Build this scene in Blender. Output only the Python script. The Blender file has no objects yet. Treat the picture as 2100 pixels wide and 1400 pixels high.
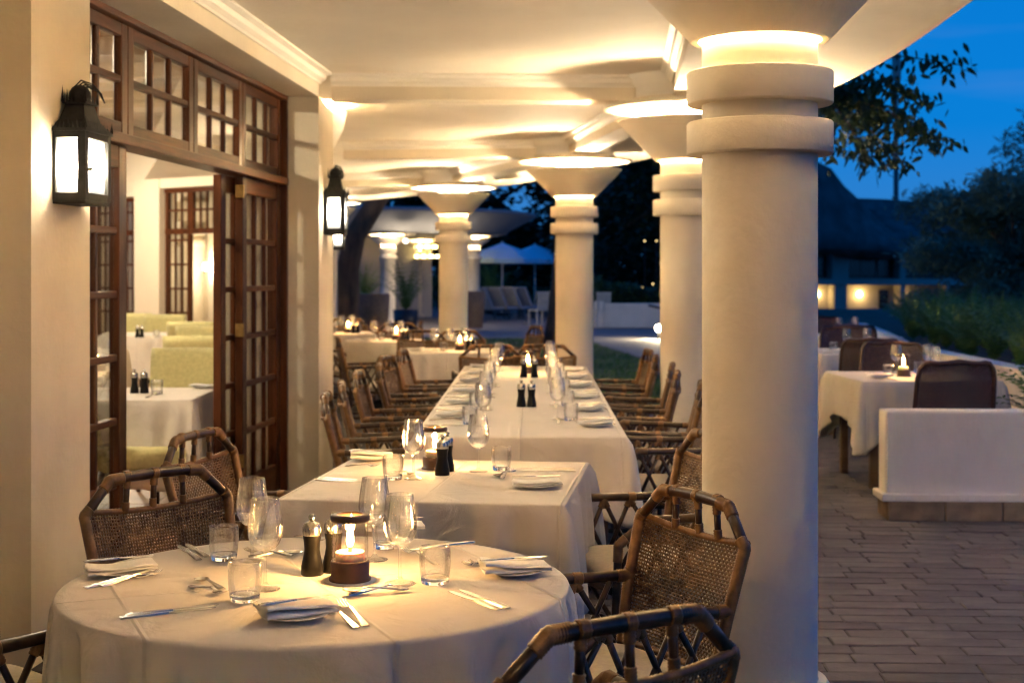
import bpy, math, random
from mathutils import Vector, Matrix
R = math.radians
SC = bpy.context.scene
COL = SC.collection
rnd = random.Random(7)

# ------------------------------------------------------------------ camera, sky, exposure
HC, F, CX, HY = 1.49, 2917.0, 1050.0, 560.0        # eye height, focal length in photo pixels, principal x, horizon y
cam = bpy.data.cameras.new('camera')
camo = bpy.data.objects.new('camera', cam)
COL.objects.link(camo)
camo.location = (0, 0, HC)
camo.rotation_euler = (R(90), 0, 0)
cam.sensor_width = 36.0
cam.lens = F * 36.0 / 2100.0
cam.shift_y = -(700 - HY) / 2100.0
cam.clip_start = 0.05
cam.clip_end = 3000
cam.dof.use_dof = True
cam.dof.focus_distance = 3.75
cam.dof.aperture_fstop = 4.8
SC.camera = camo

world = bpy.data.worlds.new('World')
SC.world = world
world.use_nodes = True
wn, wl = world.node_tree.nodes, world.node_tree.links
bg = wn['Background']
sky = wn.new('ShaderNodeTexSky')
sky.sky_type = 'NISHITA'
sky.sun_disc = False
sky.sun_elevation = R(1.5)
sky.sun_rotation = R(200)
sky.ozone_density = 6.0
sky.air_density = 1.0
sky.dust_density = 0.3
bw = wn.new('ShaderNodeRGBToBW')                     # dusk: the sky's own brightness, coloured from pale to deep blue with height
wl.new(sky.outputs['Color'], bw.inputs['Color'])
root_ = wn.new('ShaderNodeMath'); root_.operation = 'POWER'; root_.inputs[1].default_value = .4
wl.new(bw.outputs['Val'], root_.inputs[0])
geo = wn.new('ShaderNodeTexCoord'); sep = wn.new('ShaderNodeSeparateXYZ')
wl.new(geo.outputs['Generated'], sep.inputs['Vector'])
ramp = wn.new('ShaderNodeValToRGB')
ramp.color_ramp.elements[0].position = 0.0; ramp.color_ramp.elements[0].color = (.07, .36, .95, 1)
ramp.color_ramp.elements[1].position = .45; ramp.color_ramp.elements[1].color = (.0, .24, .97, 1)
e = ramp.color_ramp.elements.new(.10); e.color = (.004, .31, 1.0, 1)
wl.new(sep.outputs['Z'], ramp.inputs['Fac'])
cloudn = wn.new('ShaderNodeTexNoise'); cloudn.inputs['Scale'].default_value = 3.0; cloudn.inputs['Detail'].default_value = 4
cmap = wn.new('ShaderNodeMapping'); cmap.inputs['Scale'].default_value = (1, 1, 9)
wl.new(geo.outputs['Generated'], cmap.inputs['Vector']); wl.new(cmap.outputs['Vector'], cloudn.inputs['Vector'])
cr_ = wn.new('ShaderNodeMapRange'); cr_.inputs['From Min'].default_value = .55; cr_.inputs['From Max'].default_value = .75; cr_.inputs['To Max'].default_value = .14
wl.new(cloudn.outputs['Fac'], cr_.inputs['Value'])
cm = wn.new('ShaderNodeMix'); cm.data_type = 'RGBA'; wl.new(cr_.outputs['Result'], cm.inputs['Factor'])
wl.new(ramp.outputs['Color'], cm.inputs['A']); cm.inputs['B'].default_value = (.34, .45, .85, 1)
tint = wn.new('ShaderNodeMix'); tint.data_type = 'RGBA'; tint.blend_type = 'MULTIPLY'; tint.inputs['Factor'].default_value = 1.0
wl.new(root_.outputs[0], tint.inputs['A']); wl.new(cm.outputs['Result'], tint.inputs['B'])
wl.new(tint.outputs['Result'], bg.inputs['Color'])
bg.inputs['Strength'].default_value = 0.088

SC.view_settings.view_transform = 'Standard'
SC.view_settings.look = 'None'
SC.view_settings.exposure = 3.5
SC.view_settings.gamma = 1.0
SC.view_settings.use_curve_mapping = False
SC.render.engine = 'CYCLES'
SC.cycles.use_denoising = True
SC.cycles.max_bounces = 10
SC.cycles.diffuse_bounces = 4
SC.cycles.glossy_bounces = 4
SC.cycles.transmission_bounces = 8
SC.cycles.transparent_max_bounces = 32
SC.cycles.sample_clamp_indirect = 25.0
SC.cycles.caustics_reflective = False
SC.cycles.caustics_refractive = False
SC.cycles.use_light_tree = True
SC.cycles.filter_width = 1.1

WARM = (1.0, 0.77, 0.49)

# ------------------------------------------------------------------ helpers: projection, meshes, materials, things
def P(px, py, z=0.75):
    """A point of the place at height z that the photograph shows at pixel px, py."""
    y = (HC - z) * F / (py - HY)
    return Vector(((px - CX) * y / F, y, z))

def PD(px, py, y):
    return Vector(((px - CX) * y / F, y, HC + (HY - py) * y / F))

class MB:
    def __init__(self):
        self.v, self.f, self.smooth = [], [], []
    def add(self, vs, fs, smooth=False):
        o = len(self.v)
        self.v += [tuple(p) for p in vs]
        self.f += [tuple(i + o for i in f) for f in fs]
        self.smooth += [smooth] * len(fs)
        return self
    def box(self, lo, hi, mtx=None):
        (a, b, c), (d, e, g) = lo, hi
        vs = [(a,b,c),(d,b,c),(d,e,c),(a,e,c),(a,b,g),(d,b,g),(d,e,g),(a,e,g)]
        if mtx is not None:
            vs = [mtx @ Vector(p) for p in vs]
        return self.add(vs, [(0,3,2,1),(4,5,6,7),(0,1,5,4),(1,2,6,5),(2,3,7,6),(3,0,4,7)])
    def bevbox(self, lo, hi, b=0.004, mtx=None, smooth=False):
        (x0, y0, z0), (x1, y1, z1) = lo, hi
        vs = []
        def ring(z, i):
            return [(x0+i, y0, z),(x1-i, y0, z),(x1, y0+i, z),(x1, y1-i, z),(x1-i, y1, z),(x0+i, y1, z),(x0, y1-i, z),(x0, y0+i, z)]
        def inner(z):
            return [(x0+b, y0+b*.5, z),(x1-b, y0+b*.5, z),(x1-b*.5, y0+b, z),(x1-b*.5, y1-b, z),(x1-b, y1-b*.5, z),(x0+b, y1-b*.5, z),(x0+b*.5, y1-b, z),(x0+b*.5, y0+b, z)]
        rs = [inner(z0), ring(z0+b, b), ring(z1-b, b), inner(z1)]
        for r in rs: vs += r
        fs = [tuple(reversed(range(8))), tuple(range(24, 32))]
        for k in range(3):
            for i in range(8):
                j = (i + 1) % 8
                fs.append((k*8+i, k*8+j, k*8+8+j, k*8+8+i))
        if mtx is not None:
            vs = [mtx @ Vector(p) for p in vs]
        return self.add(vs, fs, smooth)
    def tube(self, pts, r, n=8, cap=True, smooth=True):
        pts = [Vector(p) for p in pts]
        m = len(pts)
        rr = r if isinstance(r, (list, tuple)) else [r] * m
        up = None
        vs = []
        for i, p in enumerate(pts):
            if i == 0: t = pts[1] - p
            elif i == m - 1: t = p - pts[i-1]
            else: t = (pts[i+1] - p).normalized() + (p - pts[i-1]).normalized()
            if t.length < 1e-9: t = Vector((0, 0, 1))
            t.normalize()
            if up is None:
                up = Vector((0, 0, 1)) if abs(t.z) < .9 else Vector((1, 0, 0))
            a = t.cross(up)
            if a.length < 1e-5: a = t.orthogonal()
            a.normalize()
            b = a.cross(t).normalized()
            up = b
            for k in range(n):
                w = 2 * math.pi * k / n
                vs.append(p + (a * math.cos(w) + b * math.sin(w)) * rr[i])
        fs = []
        for i in range(m - 1):
            for k in range(n):
                j = (k + 1) % n
                fs.append((i*n+k, i*n+j, (i+1)*n+j, (i+1)*n+k))
        self.add(vs, fs, smooth)
        if cap:
            o = len(self.v) - len(vs)
            self.f += [tuple(o + k for k in reversed(range(n))), tuple(o + (m-1)*n + k for k in range(n))]
            self.smooth += [False, False]
        return self
    def lathe(self, prof, n=24, c=(0, 0, 0), cap0=False, cap1=False, smooth=True, a0=0.0, a1=2*math.pi):
        full = abs(a1 - a0 - 2*math.pi) < 1e-6
        cols = n if full else n + 1
        vs = []
        for (r, z) in prof:
            for k in range(cols):
                w = a0 + (a1 - a0) * k / n
                vs.append((c[0] + r*math.cos(w), c[1] + r*math.sin(w), c[2] + z))
        fs = []
        for i in range(len(prof) - 1):
            for k in range(n):
                j = (k + 1) % cols if full else k + 1
                fs.append((i*cols+k, i*cols+j, (i+1)*cols+j, (i+1)*cols+k))
        o = len(self.v)
        self.add(vs, fs, smooth)
        if cap0:
            self.f.append(tuple(o + k for k in reversed(range(cols)))); self.smooth.append(False)
        if cap1:
            self.f.append(tuple(o + (len(prof)-1)*cols + k for k in range(cols))); self.smooth.append(False)
        return self
    def prism(self, poly, z0, z1):
        n = len(poly)
        vs = [(x, y, z0) for x, y in poly] + [(x, y, z1) for x, y in poly]
        fs = [tuple(reversed(range(n))), tuple(range(n, 2*n))]
        for i in range(n):
            j = (i + 1) % n
            fs.append((i, j, n+j, n+i))
        return self.add(vs, fs)
    def mesh(self, name, mat):
        me = bpy.data.meshes.new(name)
        me.from_pydata(self.v, [], self.f)
        me.polygons.foreach_set('use_smooth', self.smooth)
        me.update()
        if mat is not None:
            me.materials.append(mat)
        return me
    def build(self, name, mat, parent=None, **kw):
        return obj(name, self.mesh(name, mat), parent, **kw)

def obj(name, me, parent=None, loc=None, rotz=0.0, label=None, cat=None, group=None, kind=None):
    o = bpy.data.objects.new(name, me)
    COL.objects.link(o)
    if parent is not None: o.parent = parent
    if loc is not None: o.location = loc
    if rotz: o.rotation_euler = (0, 0, rotz)
    tag(o, label, cat, group, kind)
    return o

def tag(o, label=None, cat=None, group=None, kind=None):
    if label: o['label'] = label
    if cat: o['category'] = cat
    if group: o['group'] = group
    if kind: o['kind'] = kind
    return o

def thing(name, label, cat, loc=(0, 0, 0), rotz=0.0, group=None, kind=None):
    return obj(name, None, None, loc, rotz, label, cat, group, kind)

class Tpl:
    """A kind of thing: its parts as meshes in the thing's own frame, each (name, mesh, sub-parts, kind)."""
    def __init__(self): self.parts = []
    def part(self, name, mb, mat, subs=(), kind=None):
        me = mb.mesh(name, mat) if isinstance(mb, MB) else mb
        ss = [(n, m.mesh(n, mt) if isinstance(m, MB) else m) for n, m, mt in subs]
        self.parts.append((name, me, ss, kind))
        return self
    def place(self, name, label, cat, loc, rotz=0.0, group=None, skip=()):
        t = thing(name, label, cat, loc, rotz, group)
        for n, me, ss, kind in self.parts:
            if n in skip: continue
            o = obj(n, me, t, kind=kind)
            for sn, sm in ss: obj(sn, sm, o)
        return t

_mats = {}
def pm(name, col, rough=0.6, var=0.12, scale=18.0, bump=0.0, bscale=None, metallic=0.0, col2=None, stretch=None, spec=0.5, rand=0.0, sheen=0.0, detail=6.0, dist=0.002, sss=0.0, trans=0.0):
    """Procedural surface: two tones of one colour through noise, fine relief, and a little change from piece to piece."""
    if name in _mats: return _mats[name]
    m = bpy.data.materials.new(name); m.use_nodes = True
    N, L = m.node_tree.nodes, m.node_tree.links
    b = N['Principled BSDF']
    tc = N.new('ShaderNodeTexCoord'); mp = N.new('ShaderNodeMapping')
    L.new(tc.outputs['Object'], mp.inputs['Vector'])
    if stretch: mp.inputs['Scale'].default_value = stretch
    nz = N.new('ShaderNodeTexNoise'); nz.inputs['Scale'].default_value = scale; nz.inputs['Detail'].default_value = detail
    L.new(mp.outputs['Vector'], nz.inputs['Vector'])
    cr = N.new('ShaderNodeValToRGB')
    c1 = tuple(max(0, c * (1 - var)) for c in col); c2 = col2 or tuple(min(1, c * (1 + var)) for c in col)
    cr.color_ramp.elements[0].color = (*c1, 1); cr.color_ramp.elements[0].position = .32
    cr.color_ramp.elements[1].color = (*c2, 1); cr.color_ramp.elements[1].position = .68
    L.new(nz.outputs['Fac'], cr.inputs['Fac'])
    out = cr.outputs['Color']
    if rand:
        oi = N.new('ShaderNodeObjectInfo'); mr = N.new('ShaderNodeMapRange')
        mr.inputs['To Min'].default_value = 1 - rand; mr.inputs['To Max'].default_value = 1 + rand
        L.new(oi.outputs['Random'], mr.inputs['Value'])
        hs = N.new('ShaderNodeHueSaturation'); L.new(mr.outputs['Result'], hs.inputs['Value']); L.new(out, hs.inputs['Color'])
        out = hs.outputs['Color']
    L.new(out, b.inputs['Base Color'])
    b.inputs['Roughness'].default_value = rough
    b.inputs['Metallic'].default_value = metallic
    b.inputs['Specular IOR Level'].default_value = spec
    if sheen: b.inputs['Sheen Weight'].default_value = sheen
    if sss:
        b.inputs['Subsurface Weight'].default_value = sss; b.inputs['Subsurface Scale'].default_value = .01
    if bump:
        nb = N.new('ShaderNodeTexNoise'); nb.inputs['Scale'].default_value = bscale or scale * 3; nb.inputs['Detail'].default_value = 5
        L.new(mp.outputs['Vector'], nb.inputs['Vector'])
        bp = N.new('ShaderNodeBump'); bp.inputs['Strength'].default_value = bump; bp.inputs['Distance'].default_value = dist
        L.new(nb.outputs['Fac'], bp.inputs['Height']); L.new(bp.outputs['Normal'], b.inputs['Normal'])
    if trans:
        tr = N.new('ShaderNodeBsdfTranslucent'); L.new(out, tr.inputs['Color'])
        mx = N.new('ShaderNodeMixShader'); mx.inputs['Fac'].default_value = trans
        L.new(b.outputs['BSDF'], mx.inputs[1]); L.new(tr.outputs['BSDF'], mx.inputs[2])
        L.new(mx.outputs['Shader'], N['Material Output'].inputs['Surface'])
    _mats[name] = m
    return m

def wear(m, seed, dark=.80, scale=1.3):
    """faint patchy staining and hairline cracks in old paint"""
    N, L = m.node_tree.nodes, m.node_tree.links; b = N['Principled BSDF']
    src = b.inputs['Base Color'].links[0].from_socket
    tc = [n for n in N if n.type == 'TEX_COORD'][0]
    mp = N.new('ShaderNodeMapping'); mp.inputs['Location'].default_value = (seed, seed*2, 0); mp.inputs['Scale'].default_value = (1, 1, .45); L.new(tc.outputs['Object'], mp.inputs['Vector'])
    n1 = N.new('ShaderNodeTexNoise'); n1.inputs['Scale'].default_value = scale; n1.inputs['Detail'].default_value = 9; n1.inputs['Roughness'].default_value = .68; L.new(mp.outputs['Vector'], n1.inputs['Vector'])
    r1 = N.new('ShaderNodeMapRange'); r1.inputs['From Min'].default_value = .50; r1.inputs['From Max'].default_value = .72; r1.inputs['To Max'].default_value = .55; L.new(n1.outputs['Fac'], r1.inputs['Value'])
    v = N.new('ShaderNodeTexVoronoi'); v.feature = 'DISTANCE_TO_EDGE'; v.inputs['Scale'].default_value = 1.7; 
    nd = N.new('ShaderNodeTexNoise'); nd.inputs['Scale'].default_value = 5; L.new(mp.outputs['Vector'], nd.inputs['Vector'])
    va = N.new('ShaderNodeVectorMath'); va.operation = 'ADD'; L.new(mp.outputs['Vector'], va.inputs[0]); sc = N.new('ShaderNodeVectorMath'); sc.operation = 'SCALE'; sc.inputs['Scale'].default_value = .5; L.new(nd.outputs['Color'], sc.inputs[0]); L.new(sc.outputs[0], va.inputs[1]); L.new(va.outputs[0], v.inputs['Vector'])
    r2 = N.new('ShaderNodeMapRange'); r2.inputs['From Max'].default_value = .004; r2.inputs['To Min'].default_value = .5; r2.inputs['To Max'].default_value = 0; L.new(v.outputs['Distance'], r2.inputs['Value'])
    gate = N.new('ShaderNodeMath'); gate.operation = 'MULTIPLY'; L.new(r2.outputs['Result'], gate.inputs[0]); L.new(r1.outputs['Result'], gate.inputs[1])
    ad = N.new('ShaderNodeMath'); ad.operation = 'ADD'; ad.use_clamp = True; L.new(r1.outputs['Result'], ad.inputs[0]); L.new(gate.outputs[0], ad.inputs[1])
    mx = N.new('ShaderNodeMix'); mx.data_type = 'RGBA'; mx.blend_type = 'MULTIPLY'; L.new(ad.outputs[0], mx.inputs['Factor']); L.new(src, mx.inputs['A']); mx.inputs['B'].default_value = (dark, dark*.96, dark*.88, 1)
    L.new(mx.outputs['Result'], b.inputs['Base Color'])
    return m

def glow(name, col, strength):
    if name in _mats: return _mats[name]
    m = bpy.data.materials.new(name); m.use_nodes = True
    N, L = m.node_tree.nodes, m.node_tree.links
    N.remove(N['Principled BSDF'])
    e = N.new('ShaderNodeEmission'); e.inputs['Color'].default_value = (*col, 1); e.inputs['Strength'].default_value = strength
    L.new(e.outputs['Emission'], N['Material Output'].inputs['Surface'])
    _mats[name] = m
    return m

def thin_glass(name, tintc=(.97, .98, .98), ior=1.45, rough=0.0, emit=0.0, ecol=(1, .9, .7), body=0.0):
    if name in _mats: return _mats[name]
    m = bpy.data.materials.new(name); m.use_nodes = True
    N, L = m.node_tree.nodes, m.node_tree.links
    N.remove(N['Principled BSDF'])
    t = N.new('ShaderNodeBsdfTransparent'); t.inputs['Color'].default_value = (*tintc, 1)
    g = N.new('ShaderNodeBsdfGlossy'); g.inputs['Roughness'].default_value = rough
    lw = N.new('ShaderNodeLayerWeight'); lw.inputs['Blend'].default_value = .5
    pw = N.new('ShaderNodeMath'); pw.operation = 'POWER'; pw.inputs[1].default_value = 2.4
    ma = N.new('ShaderNodeMath'); ma.operation = 'MULTIPLY_ADD'; f0 = 1.6*((ior-1)/(ior+1))**2; ma.inputs[1].default_value = .85 - f0; ma.inputs[2].default_value = f0
    L.new(lw.outputs['Facing'], pw.inputs[0]); L.new(pw.outputs[0], ma.inputs[0])
    mx = N.new('ShaderNodeMixShader')
    L.new(ma.outputs[0], mx.inputs['Fac']); L.new(t.outputs['BSDF'], mx.inputs[1]); L.new(g.outputs['BSDF'], mx.inputs[2])
    out = mx.outputs['Shader']
    if emit:
        e = N.new('ShaderNodeEmission'); e.inputs['Color'].default_value = (*ecol, 1); e.inputs['Strength'].default_value = emit
        ad = N.new('ShaderNodeMixShader'); ad.inputs['Fac'].default_value = .5
        L.new(out, ad.inputs[1]); L.new(e.outputs['Emission'], ad.inputs[2]); out = ad.outputs['Shader']
    L.new(out, N['Material Output'].inputs['Surface'])
    _mats[name] = m
    return m

def clear_glass(name, share=.45):
    m = thin_glass(name, (.985, .99, .99), 1.45)
    N, L = m.node_tree.nodes, m.node_tree.links
    out = N['Material Output'].inputs['Surface']; src = out.links[0].from_socket
    gl = N.new('ShaderNodeBsdfGlass'); gl.inputs['IOR'].default_value = 1.46; gl.inputs['Roughness'].default_value = 0.0; gl.inputs['Color'].default_value = (.985, .99, 1, 1)
    mx = N.new('ShaderNodeMixShader'); mx.inputs['Fac'].default_value = share
    L.new(src, mx.inputs[1]); L.new(gl.outputs['BSDF'], mx.inputs[2]); L.new(mx.outputs['Shader'], out)
    return m

def real_glass(name):
    if name in _mats: return _mats[name]
    m = bpy.data.materials.new(name); m.use_nodes = True
    b = m.node_tree.nodes['Principled BSDF']
    b.inputs['Base Color'].default_value = (.97, .985, 1, 1); b.inputs['Transmission Weight'].default_value = 1
    b.inputs['Roughness'].default_value = 0.0; b.inputs['IOR'].default_value = 1.48
    _mats[name] = m
    return m

def lamp(name, loc, watt, col=WARM, size=0.03, parent=None):
    l = bpy.data.lights.new(name, 'POINT'); l.energy = watt; l.color = col; l.shadow_soft_size = size
    o = bpy.data.objects.new(name, l); COL.objects.link(o); o.location = loc
    if parent is not None: o.parent = parent
    return o

ORD = ['nearest', 'second', 'third', 'fourth', 'fifth', 'sixth', 'seventh', 'eighth', 'ninth']

# ------------------------------------------------------------------ materials
PAINT = pm('cream_plaster_paint', (.66, .58, .45), .75, .08, 1.6, .55, 38, dist=.004)
CEIL = pm('ceiling_paint', (.75, .69, .59), .8, .07, 1.0, .4, 22, dist=.006)
wear(PAINT, 1); wear(CEIL, 4, .86, .9)
WHITE = pm('white_cornice_paint', (.80, .76, .69), .6, .04, 3, .15, 40)
COLP = pm('column_paint', (.70, .62, .49), .7, .06, 2.4, .65, 26, dist=.005)
wear(COLP, 7, .76, 1.6)
WOOD = pm('varnished_hardwood', (.080, .024, .008), .30, .4, 6, .15, 60, stretch=(3, 3, .35), rand=.18, spec=.22)
WOODH = pm('varnished_hardwood_rail', (.080, .024, .008), .42, .4, 6, .15, 60, stretch=(.5, .5, 6), rand=.15, spec=.16)
PANE = thin_glass('window_glass', (.93, .94, .93), 1.5)
RATTAN = pm('dark_rattan_cane', (.035, .017, .008), .28, .45, 16, .2, 90, col2=(.095, .050, .024), rand=.15)
BIND = pm('rattan_binding', (.20, .100, .034), .42, .3, 40, .5, 300, stretch=(1, 1, 1), rand=.1)
WEAVE = pm('woven_rattan', (.125, .062, .026), .40, .4, 30, .2, 250, col2=(.23, .13, .058), rand=.1)
WICKER = pm('brown_wicker', (.050, .019, .010), .42, .4, 40, .2, 200, rand=.1)
CUSH = pm('seat_cushion_fabric', (.42, .37, .30), .9, .08, 60, .5, 500, sheen=.2)
GREEN = pm('green_upholstery', (.48, .45, .22), .85, .12, 45, .4, 160, sheen=.2)
BLACK = pm('black_mill_lacquer', (.006, .0055, .005), .36, .2, 20, spec=.2)
STEEL = pm('brushed_steel', (.55, .53, .50), .22, .06, 60, metallic=1.0)
CUTL = pm('polished_cutlery', (.62, .60, .57), .24, .05, 20, metallic=1.0)
CHINA = pm('white_china', (.84, .83, .80), .18, .02, 5)
NAPK = pm('white_linen_napkin', (.82, .80, .76), .9, .05, 25, .5, 350, sheen=.2)
WINEG = clear_glass('wine_glass_crystal', .24)
CLEARG = clear_glass('tumbler_glass', .24)
CHIMG = thin_glass('candle_chimney_glass', (.98, .985, .99), 1.5)
HEAVYG = real_glass('thick_tumbler_base')
DARKWOOD = pm('candle_holder_wood', (.055, .024, .012), .4, .3, 20, stretch=(1, 1, .3))
WAX = pm('candle_wax', (.85, .70, .45), .5, .05, 10, sss=.3)
IRON = pm('weathered_black_iron', (.020, .0195, .019), .6, .3, 30, .3, 120, spec=.2)
DARKLEG = pm('dark_stained_legs', (.03, .018, .012), .4, .2, 20)
BRASS = pm('aged_brass', (.35, .24, .09), .35, .2, 30, metallic=1.0)
FLAME = glow('candle_flame', (1.0, .55, .16), 28.0)

def cloth_material(name, col):
    m = pm(name, col, .88, .035, 3.0, .6, 1, sheen=.15)
    N, L = m.node_tree.nodes, m.node_tree.links
    b = N['Principled BSDF']
    bp = [n for n in N if n.type == 'BUMP'][0]
    tc = [n for n in N if n.type == 'TEX_COORD'][0]
    a = N.new('ShaderNodeTexNoise'); a.inputs['Scale'].default_value = 6.0; a.inputs['Detail'].default_value = 4; a.inputs['Distortion'].default_value = 1.2
    c = N.new('ShaderNodeTexNoise'); c.inputs['Scale'].default_value = 260.0; c.inputs['Detail'].default_value = 2
    L.new(tc.outputs['Object'], a.inputs['Vector']); L.new(tc.outputs['Object'], c.inputs['Vector'])
    mt = N.new('ShaderNodeMath'); mt.operation = 'MULTIPLY_ADD'; mt.inputs[1].default_value = .035
    L.new(c.outputs['Fac'], mt.inputs[0]); L.new(a.outputs['Fac'], mt.inputs[2])
    L.new(mt.outputs[0], bp.inputs['Height'])
    sx = N.new('ShaderNodeSeparateXYZ'); L.new(tc.outputs['Object'], sx.inputs['Vector'])
    acc = mt.outputs[0]
    for ax, off in (('X', .0), ('Y', .02)):
        ab = N.new('ShaderNodeMath'); ab.operation = 'SUBTRACT'; ab.inputs[1].default_value = off; L.new(sx.outputs[ax], ab.inputs[0])
        aa = N.new('ShaderNodeMath'); aa.operation = 'PINGPONG'; aa.inputs[1].default_value = .23 if ax == 'X' else .34; L.new(ab.outputs[0], aa.inputs[0])
        mr = N.new('ShaderNodeMapRange'); mr.inputs['From Max'].default_value = .007; mr.inputs['To Min'].default_value = .26; mr.inputs['To Max'].default_value = 0; L.new(aa.outputs[0], mr.inputs['Value'])
        ad = N.new('ShaderNodeMath'); ad.operation = 'ADD'; L.new(acc, ad.inputs[0]); L.new(mr.outputs['Result'], ad.inputs[1]); acc = ad.outputs[0]
    L.new(acc, bp.inputs['Height'])
    bp.inputs['Distance'].default_value = .016; bp.inputs['Strength'].default_value = .7
    return m
CLOTH = cloth_material('white_tablecloth_linen', (.55, .51, .46))
# ------------------------------------------------------------------ ground, terrace, lawn
ASPH = pm('grey_paving_far', (.17, .165, .175), .8, .15, 1.5, .3, 12)
MORTAR = pm('dark_joint_mortar', (.085, .074, .068), .95, .2, 8, .4, 60)
PAVE = pm('sandstone_paver', (.098, .083, .079), .75, .25, 7, .6, 45, rand=.24, dist=.004)
SOIL = pm('dry_garden_soil', (.05, .04, .028), .95, .3, 2)
GRASSB = pm('lawn_turf', (.030, .075, .016), .95, .3, 6, .6, 40)
BLADE = pm('grass_blade', (.045, .13, .024), .6, .3, 3, trans=.3)
TERRA = pm('terracotta_floor', (.22, .10, .05), .45, .2, 5, .2, 30, rand=.15)

def door_x(y): return -2.424 + .086 * y
def smooth01(t):
    t = max(0, min(1, t)); return t*t*(3 - 2*t)
def ground_z(x, y):
    return -0.05 - 2.1 * smooth01((y - 62) / 30.0)
def sheet(name, mat, xs, ys, zf, **kw):
    m = MB(); n = len(xs)
    m.add([(x, y, zf(x, y)) for y in ys for x in xs],
          [(j*n+i, j*n+i+1, (j+1)*n+i+1, (j+1)*n+i) for j in range(len(ys)-1) for i in range(n-1)], True)
    return m.build(name, mat, **kw)
sheet('ground', SOIL, [-900, -200, -60, -30, -15, 0, 15, 30, 60, 200, 900], [-60, 0, 30, 50, 62, 66, 70, 75, 80, 85, 90, 95, 120, 200, 500, 1600], ground_z, kind='structure')

def flat(name, poly, z, mat, thick=0.03, **kw):
    return MB().prism(poly, z - thick, z).build(name, mat, **kw)

TERR = [(-2.6, -6.4), (6.5, -6.4), (6.5, 25.5), (2.35, 25.0), (2.12, 16.2), (1.35, 15.6), (.35, 18.2), (-1.6, 22.0), (-4.2, 26), (-9, 26), (-6, 19), (-2.6, 10)]
terrace = flat('terrace', TERR, -.012, MORTAR, .05, kind='structure')
flat('pool_deck', [(-40, 33.2), (.55, 33.0), (1.75, 31.0), (2.0, 28.2), (2.35, 25.1), (6.6, 25.6), (9, 40), (9, 61), (-40, 61)], -.016, ASPH, .05, kind='structure')
LAWN = [(2.10, 16.2), (2.33, 25.0), (1.98, 28.2), (1.72, 31.0), (.5, 32.95), (-12, 33.1), (-9.5, 26.1), (-4.2, 26.05), (-1.55, 22.05), (.38, 18.25), (1.36, 15.65)]
flat('lawn', LAWN, -.02, GRASSB, .05, kind='structure')

def inside(poly, x, y):
    c = False; n = len(poly)
    for i in range(n):
        (x1, y1), (x2, y2) = poly[i], poly[i-1]
        if (y1 > y) != (y2 > y) and x < (x2-x1)*(y-y1)/(y2-y1) + x1: c = not c
    return c

g = random.Random(3); mb = MB()
for _ in range(26000):
    y = 15.6 + 17.5 * g.random() ** 1.3; x = -6 + 8.4 * g.random()
    if not inside(LAWN, x, y): continue
    h = .03 + .035*g.random(); a = g.random()*6.28; w = .006 + .006*g.random()
    dx, dy = math.cos(a)*w, math.sin(a)*w; lx, ly = (g.random()-.5)*.04, (g.random()-.5)*.04
    mb.add([(x-dx, y-dy, -.021), (x+dx, y+dy, -.021), (x+lx, y+ly, -.02+h)], [(0, 1, 2)])
mb.build('lawn_grass', BLADE, label='short mown green grass of the lawn beyond the columns', cat='grass', kind='stuff')

# pavers: long narrow sandstone blocks in staggered rows, each near one an object of its own
def paver_mesh(w, d, seed):
    q = random.Random(seed); m = MB()
    j = lambda s: (q.random() - .5) * s
    b = .006
    base = [(-w/2, -d/2), (w/2, -d/2), (w/2, d/2), (-w/2, d/2)]
    vs = [(x, y, -.012) for x, y in base]
    vs += [(x + j(.006), y + j(.006), -.004) for x, y in base]
    vs += [(x*(1-2*b/w) + j(.004), y*(1-2*b/d) + j(.004), j(.003)) for x, y in base]
    fs = [(8, 9, 10, 11)]
    for k in (0, 4):
        for i in range(4): fs.append((k+i, k+(i+1) % 4, k+4+(i+1) % 4, k+4+i))
    return m.add(vs, fs)
PW, PD_ = .37, .128
pav = [(l, paver_mesh(l - .005, PD_ - .005, 50+k).mesh('paver', PAVE)) for k, l in enumerate((.20, .24, .27, .30, .34, .38))]
far_pavers = MB(); ang = R(-2.6); ca, sa = math.cos(ang), math.sin(ang)
q = random.Random(11); npav = 0
for row in range(-4, 176):
    v = 1.6 + row * PD_; u = -3.2 - q.random() * .4
    while u < 8.0:
        l, me = q.choice(pav)
        uu = u + l/2; u += l
        x, y = uu*ca - v*sa, uu*sa + v*ca
        if not inside(TERR, x, y) or y > 24 or (y < 11 and x < door_x(y) + .12) or (y >= 11 and x < -1.45 - .10*(y-11)): continue
        px = CX + x/y*F if y > 1 else 0
        if 1.0 < x < 3.6 and 4.7 < y < 9.6 and 1620 < px < 2150 and npav < 290 and not (x > 2.45 and 8.5 < y):
            o = obj('paver', me, terrace, (x, y, .0), ang + (q.random()-.5)*.012); npav += 1
            o.location.z = (q.random()-.5)*.004
        else:
            dz = (q.random()-.5)*.004
            a2 = ang + (q.random()-.5)*.012; c2, s2 = math.cos(a2), math.sin(a2)
            far_pavers.add([(x + p.co.x*c2 - p.co.y*s2, y + p.co.x*s2 + p.co.y*c2, p.co.z + dz) for p in me.vertices], [tuple(p.vertices) for p in me.polygons])
far_pavers.build('paver_field', PAVE, terrace, kind='stuff')

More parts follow.
